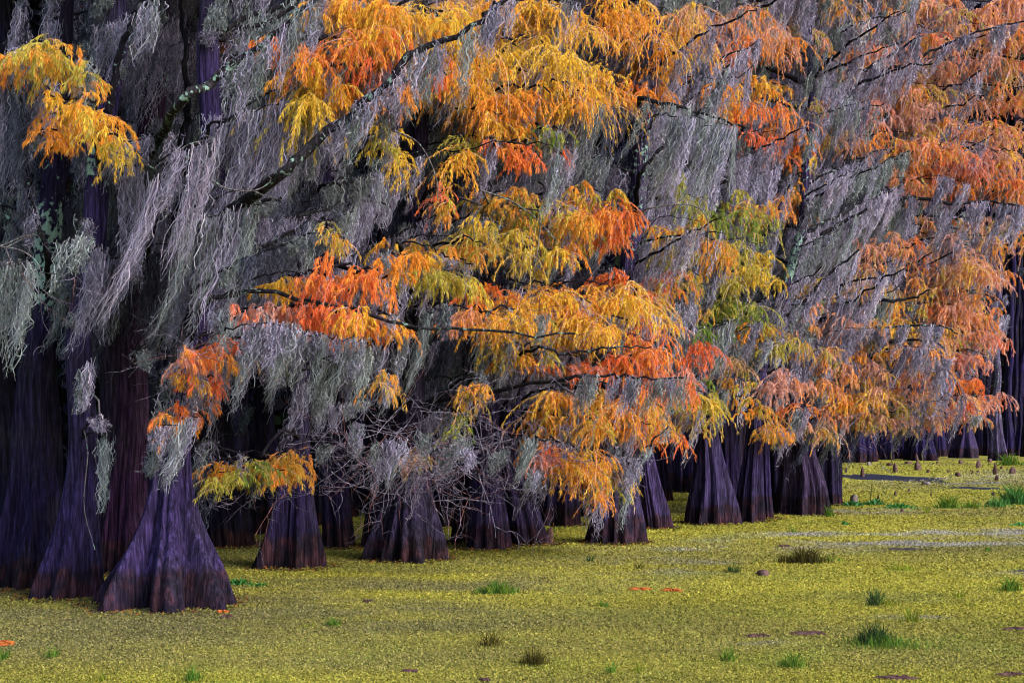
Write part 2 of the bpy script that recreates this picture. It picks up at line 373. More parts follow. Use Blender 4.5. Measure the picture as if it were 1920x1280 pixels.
# ------------------------------------------------------------------ trees
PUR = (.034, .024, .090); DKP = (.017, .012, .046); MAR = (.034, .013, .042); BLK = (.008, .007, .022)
def trunk(G, pts, D, rb, rt, a, rng, col, nth=72, lichen=None, ends=.55, flute=1.0, nl=None):
    """pts: pixel rows of the trunk axis at distance D; rb/rt radii in metres at water / above the flare"""
    ax = np.array([at(x, y, D) for x, y in pts]); ax[0][2] = -.08
    H = ax[-1][2]
    nz = int(np.clip(H / (pix(D) * 7), 24, 110))
    zz = -.08 + (H + .08) * np.linspace(0, 1, nz) ** 1.5
    dense = smooth_path(ax, 80); o = np.argsort(dense[:, 2])
    cx = np.interp(zz, dense[o, 2], dense[o, 0]); cy = np.full(nz, D); cx = cx + .05 * np.clip(zz, 0, 3) / 3 * np.sin(zz * 1.1 + rng.uniform(0, 6)) + .03 * np.clip(zz, 0, 3) / 3 * np.sin(zz * 2.7 + rng.uniform(0, 6))
    nl = nl or rng.integers(8, 13); lt = np.linspace(0, 2 * np.pi, nl, endpoint=False) + rng.normal(0, .18, nl); la = rng.uniform(.5, 1.3, nl); lw = rng.uniform(.13, .24, nl)
    th = np.linspace(0, 2 * np.pi, nth, endpoint=False)
    z = np.maximum(zz, 0)
    Rz = rt * (1 - (1 - ends) * z / H) + (rb - rt) * np.exp(-(z / a) ** 1.6)
    amp = flute * (.52 * np.exp(-(z / (a * 1.3)) ** 1.6) + .09)
    fl = np.zeros((nz, nth))
    for k in range(nl):
        tk = lt[k] + .10 * np.sin(z * 1.3 + k) + .25 * z / (H + 1)
        dd = (th[None] - tk[:, None] + np.pi) % (2 * np.pi) - np.pi
        fl += la[k] * np.exp(-(dd / lw[k]) ** 2)
    fl = 1.15 * fl ** .8 - .72
    fl2 = .03 * np.sin(th[None] * 23 + 2 * np.sin(z[:, None] * 2)) + .02 * np.sin(th[None] * 37 + z[:, None])
    RR = Rz[:, None] * (1 + amp[:, None] * fl * .75 + fl2 * (.4 + amp[:, None]))
    nr = rng.integers(17, 25); rb_ = np.abs(np.sin(th[None] * nr / 2 + .6 * np.sin(z[:, None] * .9 + nr) + 1.2 * np.sin(th[None] * 3 + nr))) ** .6
    RR = RR * (1 + flute * (.13 * np.exp(-(z / (a * 1.8)) ** 1.6) + .035)[:, None] * (rb_ - .62))
    # a few root toes splay right at the water
    RR += (np.exp(-z / .10) * .05)[:, None] * np.clip(fl, 0, 2) * (rb / .6)
    v = np.stack([cx[:, None] + RR * np.cos(th), cy[:, None] + RR * np.sin(th), np.repeat(zz[:, None], nth, 1)], -1)
    al = np.zeros(nz)
    if lichen is not None:
        for y0, y1, s_ in lichen:
            za, zb = HC + (HZ - y1) * D / F, HC + (HZ - y0) * D / F
            al = np.maximum(al, s_ * np.clip(np.minimum((zz - za) / .3, (zb - zz) / .3), 0, 1))
    G._grid(v, nz, nth, col, al)
    return lambda py: at(np.interp(py, [q[1] for q in pts][::-1], [q[0] for q in pts][::-1]), py, D)

TREES = {}; LITW = {}
def tree(key, pts, wb, wt, label, a=1.0, col=PUR, lichen=None, flute=1.0, shade_crown=True, D=None, cat='tree', group='flared bald cypress trees along the flooded treeline', nth=110, name='cypress_tree'):
    rng = np.random.default_rng(abs(hash(key)) % 100000 if isinstance(key, int) else sum(ord(c) * (i + 3) for i, c in enumerate(key)))
    D = D or base_D(pts[0][1]); s = D / F
    b = at(pts[0][0], pts[0][1], D)
    o = empty(name, (b[0], b[1], 0), label, cat, group)
    G = Geo(); fn = trunk(G, pts, D, wb * (.82 if key == 't4' else .86) * s / 2, wt * s / 2, a, rng, col, nth, lichen, flute=flute)
    G.build('trunk', M_BARK, o, smooth=True)
    LITW[key] = wb
    TREES[key] = dict(o=o, D=D, fn=fn, pts=pts, rng=rng, top=pts[-1][1], wt=wt * s / 2, col=col)
    return o

def limb(key, path, rad, col=None, lich=0.0, ns=8, name='branch', n=14, wob=1.0):
    """path: world points; returns branch object and the path"""
    T = TREES[key]; rng = T['rng']
    P = smooth_path(path, n); L = np.linalg.norm(P[-1] - P[0])
    wv = rng.normal(0, 1, P.shape) * min(.03, L * .012) * wob; wv[0] = 0; P = P + wv
    G = Geo(); G.tube(P, np.linspace(rad, rad * .35, n), (.020, .017, .026) if (col is None or tuple(col) != BLK) else (.010, .009, .015), ns, lich, rng, .08)
    return G.build(name, M_LIMB, T['o'], smooth=True), P

L_ = 'left'
tree('t1', [(42, 1098), (56, 950), (64, 800), (72, 700), (84, 600), (93, 400), (106, 200), (122, 0), (130, -420)], 165, 60,
     'dark trunk at the left edge with a long mint green lichen patch halfway up', 1.1, DKP, [(355, 610, .95), (610, 660, .3), (150, 355, .35)])
tree('t2', [(128, 1117), (146, 960), (155, 800), (162, 600), (180, 400), (190, 250), (212, 0), (225, -420)], 150, 56,
     'flared trunk left of the foremost, with high pale lichen and a moss streamer', .80, PUR, [(225, 370, .95), (60, 200, .3)])
tree('t3', [(232, 1072), (238, 900), (245, 800), (252, 650), (272, 350), (285, 150), (292, 0), (300, -420)], 118, 62,
     'straight maroon purple trunk set back between the two foremost flared trunks', 1.0, MAR, [(105, 185, .9)])
tree('t4', [(308, 1132), (318, 1000), (325, 890), (334, 780), (350, 650), (385, 480), (400, 250), (405, 0), (408, -420)], 262, 58,
     'foremost cypress with the widest flared purple base and reddish root hairs at the waterline', .80, (.038, .026, .092), None, 1.25, nth=200)
tree('t0', [(6, 1074), (4, 900), (2, 700), (6, 300), (10, -420)], 100, 50, 'nearly black trunk cut off by the left edge of the picture', 1.3, BLK)
tree('l1', [(424, 1023), (412, 900), (404, 800), (400, 600), (420, 300), (430, -400)], 112, 50,
     'dark trunk in shade just right of and behind the foremost cypress', 1.5, BLK)
tree('t5', [(548, 1062), (553, 950), (560, 850), (572, 700), (590, 500), (598, 200), (610, -380)], 124, 46,
     'squat flared trunk with pale vertical buttresses below the small low olive bough', .95, DKP)
tree('t5b', [(634, 1026), (626, 900), (622, 800), (625, 600), (640, 200), (650, -350)], 66, 40, 'slim dark trunk close behind the squat one under the hanging moss', 1.4, DKP)
tree('t6b', [(716, 1026), (720, 900), (722, 700), (730, 300), (735, -350)], 62, 34, 'half hidden trunk leaning on the left side of the broad black fluted base', 1.4, BLK)
tree('t6', [(760, 1047), (768, 950), (772, 850), (776, 600), (790, 200), (800, -380)], 146, 46,
     'broad black fluted base with a small blunt knee at its right foot', .95, (.026, .020, .052), None, 1.1)
tree('t7b', [(872, 1019), (878, 900), (880, 700), (885, 300), (890, -350)], 50, 28, 'narrow black trunk tucked left of the trunk with a bright purple face', 1.3, BLK)
tree('t7', [(913, 1028), (914, 900), (915, 800), (925, 500), (940, 100), (945, -380)], 86, 38,
     'fluted trunk with a bright purple face under the bare twigs', 1.1, (0.046, 0.032, 0.101))
tree('t8', [(992, 1019), (974, 930), (962, 850), (958, 700), (965, 400), (970, -380)], 92, 42,
     'trunk leaning left from a smooth buttress that sweeps right, beside a brown knee', 1.2, (0.040, 0.029, 0.087))
tree('t9b', [(1046, 984), (1050, 900), (1052, 780), (1055, 500), (1060, -300)], 82, 38, 'dim reddish trunk set back between the leaning trunk and the stump shaped base', 1.2, DKP)
tree('t9', [(1152, 1017), (1156, 930), (1160, 850), (1168, 700), (1185, 500), (1200, 350), (1212, 200), (1220, 0), (1225, -380)], 98, 38,
     'stump shaped base with a level brown flood line below the orange sprays', .95, (0.042, 0.030, 0.093), [(180, 500, .62)], 1.1)
tree('t10', [(1224, 989), (1212, 900), (1206, 800), (1205, 600), (1210, 200), (1212, -350)], 70, 30,
     'cone shaped trunk with a sweeping right root beside the stump shaped base', 1.1, (0.044, 0.030, 0.098))
tree('t11b', [(1238, 938), (1236, 850), (1236, 700), (1240, 200)], 40, 28, 'small shaded trunk behind the cone shaped one', 1.2, DKP)
tree('t11', [(1281, 922), (1283, 850), (1285, 760), (1290, 500), (1300, 0)], 54, 36, 'set back trunk with two lit purple ribs left of the tall bell shaped base', 1.2, PUR)
tree('t12', [(1329, 981), (1330, 900), (1328, 830), (1330, 700), (1340, 400), (1350, -300)], 84, 34,
     'tall bell shaped base standing clear at the end of the orange sprays', 1.25, (0.040, 0.029, 0.090), None, 1.1)
tree('t13', [(1366, 963), (1366, 880), (1364, 780), (1366, 500), (1375, -250)], 46, 36, 'straight trunk close behind the right side of the tall bell shaped base', 1.3, PUR)
tree('t14', [(1405, 977), (1408, 900), (1411, 830), (1414, 760), (1432, 660), (1472, 560), (1500, 450), (1512, 300), (1525, -300)], 56, 20,
     'slender cypress curving right as it rises, with white lichen on its upper stem', 1.6, (0.038, 0.027, 0.085), [(410, 545, 1.0), (290, 400, .5)])
tree('t15', [(1434, 972), (1431, 900), (1430, 800), (1440, 500), (1450, -200)], 34, 26, 'knobbly trunk with a dark hollow, touching the right of the slender curved cypress', 1.3, PUR)
tree('t16', [(1507, 963), (1506, 900), (1500, 830), (1500, 700), (1510, 300), (1530, -300)], 108, 42,
     'broadest of the right hand group, many ribbed base with green sprigs at its foot', 1.3, (.045, .030, .072), None, 1.2)
tree('t17', [(1556, 946), (1556, 880), (1555, 800), (1560, 700), (1572, 500), (1580, 350), (1592, -300)], 46, 26,
     'last cypress on the right of the near group, beside the dark open pool', 1.4, (0.042, 0.032, 0.101))
MAIN = ['t1', 't2', 't3', 't4', 't5', 't6', 't7', 't8', 't9', 't10', 't12', 't14', 't16', 't17']

gl_ = Geo(); rl = np.random.default_rng(91)
for k in list(TREES):
    T = TREES[k]; D0 = T['D']; s_ = D0 / F; c = T['fn'](T['pts'][0][1]); Rb = .5 * LITW[k] * s_; n = 900 if D0 < 25 else 450
    th = rl.uniform(0, 6.283, n); rr = Rb * (1.0 + .12 * rl.normal(size=n)) + np.abs(rl.normal(0, .09, n)); q = np.stack([c[0] + rr * np.cos(th), D0 + rr * np.sin(th), rl.uniform(.0, .02, n)], 1)
    dl = unit(rl.normal(size=(n, 3)) * [1, 1, .35] + [0, 0, .2]); ll = rl.uniform(.02, .06, (n, 1)) * (D0 / 16) ** .5
    cc_ = np.array([(.05, .035, .02), (.20, .07, .02), (.10, .09, .03), (.025, .02, .02), (.16, .15, .03)])[rl.integers(0, 5, n)]
    gl_.strips(np.stack([q, q + dl * ll], 1), np.tile([.006, .004], (n, 1)) * (D0 / 16) ** .7, unit(np.cross(dl, rl.normal(size=(n, 3)))), cc_)
tag(gl_.build('leaf_litter', M_WEED), 'brown and orange litter caught in the weed round the trunk bases', 'leaf litter', kind='stuff')

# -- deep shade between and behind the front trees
rd = np.random.default_rng(21)
deep = [(322, 1010, 60), (345, 985, 44), (375, 1000, 50), (452, 968, 44), (478, 1000, 46), (505, 975, 40), (585, 985, 46), (606, 968, 36), (652, 968, 34), (672, 957, 30), (694, 962, 40),
        (738, 965, 36), (800, 965, 44), (822, 975, 46), (848, 985, 40), (862, 958, 30), (895, 960, 34), (936, 975, 44), (956, 960, 36), (1012, 962, 44), (1028, 950, 34), (1070, 955, 40),
        (1092, 950, 34), (1112, 968, 44), (1128, 938, 30), (1180, 940, 40), (1198, 948, 40), (1258, 918, 30), (1300, 915, 30), (1310, 922, 34), (1352, 918, 30), (1385, 925, 34), (1396, 915, 24),
        (1450, 952, 40), (1462, 918, 30), (1478, 922, 34), (1530, 912, 30), (1542, 925, 26), (1566, 905, 22), (205, 1040, 84), (92, 1046, 70), (266, 1026, 60)]
nm = {'t3': 'the maroon purple trunk', 't2': 'the trunk with the moss streamer', 't4': 'the foremost cypress', 'l1': 'the shaded neighbour of the foremost cypress', 't5': 'the squat trunk with pale buttresses', 't5b': 'the slim dark trunk', 't6': 'the broad black fluted base',
      't7': 'the purple faced trunk', 't8': 'the left leaning trunk', 't9b': 'the dim reddish trunk', 't9': 'the stump shaped base', 't10': 'the cone shaped trunk', 't11': 'the two ribbed trunk',
      't12': 'the tall bell shaped base', 't13': 'the straight close trunk', 't14': 'the slender curved cypress', 't16': 'the broad many ribbed base', 't17': 'the last near cypress'}
cnt = {}
for i, (x, y, wb) in enumerate(deep):
    k = min(nm, key=lambda q: abs(TREES[q]['pts'][0][0] - x)); sdn = 'right' if x > TREES[k]['pts'][0][0] else 'left'
    cnt[(k, sdn)] = cnt.get((k, sdn), 0) + 1
    w1 = ['', 'second ', 'third ', 'fourth '][cnt[(k, sdn)] - 1]
    lean = rd.uniform(-14, 14); 
    tree('d%d' % i, [(x, y), (x + lean * .2, y - 90), (x + lean * .5, y - 250), (x + lean, 200 if x > 700 else 0)], wb * 1.15, wb * .58,
         '%sthin trunk in shade behind and %s of %s' % (w1, sdn, nm[k]), rd.uniform(1.1, 1.8),
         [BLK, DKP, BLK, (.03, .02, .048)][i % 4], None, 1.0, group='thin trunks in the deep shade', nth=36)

# -- far row across the water
far = [(1581, 866, 22, 12, BLK), (1592, 867, 20, 11, DKP), (1606, 867, 34, 13, PUR), (1620, 866, 26, 12, PUR), (1633, 865, 24, 11, PUR), (1644, 860, 18, 9, BLK), (1656, 861, 30, 13, PUR), (1668, 856, 16, 9, BLK), (1677, 858, 18, 9, DKP),
       (1689, 860, 26, 11, PUR), (1699, 856, 16, 9, BLK), (1708, 862, 26, 11, DKP), (1722, 863, 24, 10, PUR), (1737, 863, 32, 11, PUR), (1748, 857, 20, 10, DKP), (1760, 855, 26, 9, PUR), (1771, 854, 20, 9, DKP), (1783, 853, 18, 10, BLK),
       (1794, 855, 20, 9, DKP), (1810, 858, 54, 11, (0.071, 0.048, 0.122)), (1833, 853, 18, 11, DKP), (1845, 852, 16, 10, BLK), (1856, 854, 20, 11, DKP), (1871, 863, 34, 14, (0.075, 0.054, 0.129)), (1891, 854, 22, 11, PUR), (1903, 852, 20, 10, DKP), (1914, 854, 22, 12, PUR), (1928, 856, 24, 12, BLK), (1944, 858, 26, 12, PUR)]
ordn = 'first second third fourth fifth sixth seventh eighth ninth tenth eleventh twelfth thirteenth fourteenth fifteenth sixteenth seventeenth eighteenth nineteenth'.split()
for i, (x, y, wb, wt, c) in enumerate(far):
    if i < 19: lb = 'far cypress across the pool, %s from the left end of the dim row' % ordn[i]
    else:
        lb = ['far cypress with the widest skirt of roots in the distant row', 'far straight stem just right of the wide skirted far cypress', 'dark far stem second right of the wide skirted far cypress',
              'far stem touching the left of the tall pale far cypress', 'tall pale mossy cypress nearest of the distant row at far right', 'far cypress just right of the tall pale mossy one',
              'far cypress second right of the tall pale mossy one', 'far cypress third right of the tall pale mossy one', 'dark far cypress cut by the right edge', 'far cypress just past the right edge'][i - 19]
    if i == 28: continue
    lean = rd.uniform(-5, 5)
    c = tuple(q * .62 for q in c[:2]) + (c[2] * .75,) if i != 23 else (.085, .065, .14)
    tree('f%d' % i, [(x, y), (x + lean * .3, y - 40), (x + lean, y - 120), (x + lean * 1.5 + 6, 560), (x + lean * 2 + 10, 250)], wb * 1.1, wt, lb, 1.7, c, [(560, 790, .45)] if i == 23 else None, 1.2,
         group='distant row of cypresses across the water', nth=40, D=min(base_D(y), 88))
rd2 = np.random.default_rng(5); xk = 1576
BK = []
while xk < 1935:
    BK.append((xk, rd2.uniform(841, 848))); xk += rd2.uniform(9, 15)
for i, (x, y) in enumerate(BK):
    tree('b%d' % i, [(x, y), (x + 1, y - 60), (x + rd2.uniform(-5, 5), 400), (x + 4, 200)], rd2.uniform(13, 20), rd2.uniform(7, 11), 'one of the thin nearly black stems standing behind the distant row across the water', 2.0, BLK, None, 1.0,
         group='nearly black stems behind the distant row', nth=14, name='cypress_tree')

# ------------------------------------------------------------------ limbs, needles and moss on the near trees
def W(pts, D, dd=None):
    n = len(pts); dd = dd if dd is not None else [0] * n
    return [at(x, y, D + e) for (x, y), e in zip(pts, dd)]
def owner(px, py, D):
    best = None
    for k in MAIN:
        T = TREES[k]; tx = np.interp(py, [q[1] for q in T['pts']][::-1], [q[0] for q in T['pts']][::-1])
        c = abs(px - tx) / D * 15 + (60 if tx > px else 0) + abs(T['D'] - D) * 22
        if best is None or c < best[0]: best = (c, k)
    return best[1]

# explicit limbs: owner, pixel polyline, radius px, lichen, distance, moss (length px, tone) or None, start row on trunk
LIMBS = [
 ('t3', [(325, 210), (400, 150), (440, 118), (500, 75), (560, 25), (625, -30)], 10, .55, 14.2, (150, 'lg'), 300),
 ('t4', [(520, 330), (575, 285), (650, 220), (700, 180), (760, 115), (800, 85), (880, 50), (960, -5)], 11, .35, 14.5, (105, 'lgp'), 430),
 ('t5', [(783, 92), (800, 80), (830, 76), (875, 78)], 4, .2, 17.8, None, 120),
 ('t7', [(905, 36), (925, 18), (945, 2), (975, -25)], 7, 0, 18.4, None, 60),
 ('t4', [(365, 545), (400, 520), (450, 490), (510, 468), (560, 445), (620, 432)], 4.5, 0, 14.9, (70, 'gd'), 600),
 ('t4', [(385, 568), (430, 552), (480, 545), (560, 560), (640, 575), (720, 600), (770, 612), (850, 614), (930, 620), (1000, 628), (1080, 625)], 5, .45, 15.0, None, 660),
 ('t4', [(335, 640), (318, 710), (300, 780), (284, 850), (272, 905)], 6, .1, 15.0, (70, 'gl'), 600),
 ('t5', [(600, 352), (650, 345), (720, 328)], 4.5, .2, 17.0, (90, 'lg'), 380),
 ('t4', [(388, 242), (420, 228), (447, 215)], 4, 0, 15.2, None, 330),
 ('t9', [(1200, 186), (1240, 195), (1320, 215), (1400, 240)], 5, .1, 21.4, (190, 'gg'), 240),
 ('t14', [(1400, 104), (1500, 100), (1620, 132)], 5, 0, 28.5, (90, 'lg'), 160),
 ('t17', [(1640, 145), (1700, 120), (1760, 90), (1850, 55), (1930, 38)], 4, .1, 32.0, (60, 'lp'), 240),
 ('t17', [(1590, 280), (1625, 312), (1672, 362)], 3.5, 0, 31.5, (130, 'gd'), 290),
 ('t17', [(1672, 380), (1710, 370), (1790, 382), (1850, 378), (1925, 388)], 4.5, 0, 32.0, (100, 'lp'), 420),
 ('t14', [(1455, 612), (1500, 570), (1560, 510), (1610, 470)], 5.5, .1, 28.6, (80, 'lp'), 640),
 ('t16', [(1510, 468), (1560, 428), (1625, 392)], 6.5, .1, 29.0, (90, 'gl'), 500),
 ('t14', [(1425, 712), (1440, 700), (1464, 686)], 4, 0, 28.6, None, 740),
 ('t17', [(1480, 640), (1560, 622), (1600, 618), (1680, 612), (1760, 610), (1800, 628)], 3.5, .5, 31.0, (60, 'lp'), 640),
 ('t17', [(1640, 566), (1700, 560), (1745, 543)], 4, 0, 31.2, None, 590),
 ('t17', [(1745, 640), (1775, 690), (1805, 745)], 2.5, .4, 32.0, (80, 'lp'), 650),
 ('t1', [(0, 385), (40, 405), (64, 430)], 4, .5, 17.9, (130, 'lg'), 500),
 ('t1', [(35, 175), (48, 195), (64, 222)], 4, 0, 15.6, None, 250),
 ('t10', [(1170, 925), (1190, 880), (1216, 836), (1255, 798)], 4, .3, 21.5, (70, 'pg'), 800),
 ('t6', [(1040, 715), (1100, 702), (1170, 706), (1290, 708)], 4, 0, 19.5, (90, 'lg'), 760),
 ('t7', [(1000, 655), (1060, 660), (1140, 655), (1220, 650)], 3.5, .3, 19.6, None, 700),
 ('t2', [(205, 200), (222, 110), (250, 40), (290, -20)], 9, .1, 15.8, None, 330),
 ('t1', [(88, 470), (60, 380), (45, 260), (50, 120), (40, -30)], 6, .2, 16.4, (120, 'ld'), 560),
 ('t4', [(345, 300), (352, 180), (345, 90), (338, -30)], 9, 0, 17.5, None, 420),
 ('t5', [(430, 330), (438, 180), (432, 60), (440, -30)], 7, .1, 18.5, None, 500),
 ('t4', [(395, 440), (430, 405), (470, 385), (530, 372)], 8, .1, 15.0, (60, 'gd'), 500),
 ('t3', [(300, 400), (330, 330), (380, 285), (430, 225), (500, 170)], 6, .1, 16.6, (120, 'l'), 520),
 ('t5', [(620, 480), (660, 400), (720, 330), (790, 290)], 6, .1, 18.8, (110, 'lg'), 560),
 ('t16', [(1530, 200), (1580, 150), (1640, 120), (1720, 70)], 5, .1, 30.5, (70, 'lp'), 300),
 ('t12', [(1350, 560), (1390, 500), (1440, 430), (1480, 350)], 5, .2, 27.0, (110, 'lg'), 640),
 ('t9', [(1200, 330), (1250, 270), (1320, 200), (1370, 120)], 5, .1, 22.6, (110, 'lg'), 420),
 ('t4', [(345, 605), (372, 578), (400, 562)], 6, .1, 15.2, None, 640),
]
def moss_along(key, path, Lm, tone, D, parent, cover=1.0, wind=-.30, sub=True):
    G = Geo(); moss(G, path, Lm, tone, TREES[key]['rng'], D, cover, wind)
    return G.build('spanish_moss', M_MOSS, parent)
for key, pts, r_, lc, D, ms, sy in LIMBS:
    T = TREES[key]; st = T['fn'](sy); s = D / F
    path = [st] + W(pts, D)
    o, P = limb(key, path, r_ * s * 1.05, BLK if lc < .3 else DKP, lc, n=26, wob=.6)
    if ms: moss_along(key, P[8:], ms[0] * s, ms[1], D, o, 1.0)
# pale crooked lichened twigs
TW = [('t4', [(385, 325), (420, 352), (470, 358), (498, 348), (508, 334), (490, 324), (505, 317), (520, 326)], 2.8, 14.4, 380), ('t4', [(470, 356), (500, 368), (532, 376)], 2.2, 14.4, 380),
      ('t2', [(200, 280), (240, 292), (288, 316)], 3, 15.2, 330), ('t2', [(222, 262), (232, 275), (246, 291)], 2.4, 15.2, 330), ('t4', [(330, 288), (352, 272), (380, 264), (404, 262)], 3, 14.4, 330), ('t4', [(404, 262), (384, 252), (370, 240)], 2.2, 14.4, 330),
      ('t5', [(740, 246), (780, 265), (805, 300), (820, 345), (820, 372)], 3.4, 17.0, 300), ('t7', [(905, 358), (960, 378), (1005, 410), (1046, 455)], 3.2, 18.6, 420),
      ('t9', [(1212, 392), (1260, 384), (1300, 386), (1326, 410), (1326, 470), (1318, 510)], 3.0, 20.8, 420), ('t6', [(905, 385), (888, 410), (890, 450)], 2.6, 18.6, 360), ('t7', [(1012, 395), (1012, 440), (1000, 520)], 2.6, 18.8, 400),
      ('t1', [(0, 462), (40, 470), (68, 490), (80, 520)], 2.6, 14.0, 440), ('t1', [(10, 465), (24, 500), (34, 545)], 1.8, 14.0, 440), ('t2', [(185, 750), (190, 800), (205, 832)], 3.0, 15.4, 740), ('t2', [(165, 850), (158, 950), (178, 1030)], 2.0, 15.2, 800)]
for key, pts, r_, D, sy in TW:
    T = TREES[key]; P = smooth_path(W(pts, D), 24); G = Geo()
    st = T['fn'](sy); pre = smooth_path([st, (st + P[0]) / 2 + np.array([0, 0, .05]), P[0]], 8)[:-1]
    P = np.vstack([pre, P]); G.tube(P, np.linspace(r_, r_ * .35, len(P)) * .75 * D / F, (.17, .15, .17), 6, .5, T['rng'], .1); G.build('twig', M_LIMB, T['o'], smooth=True)

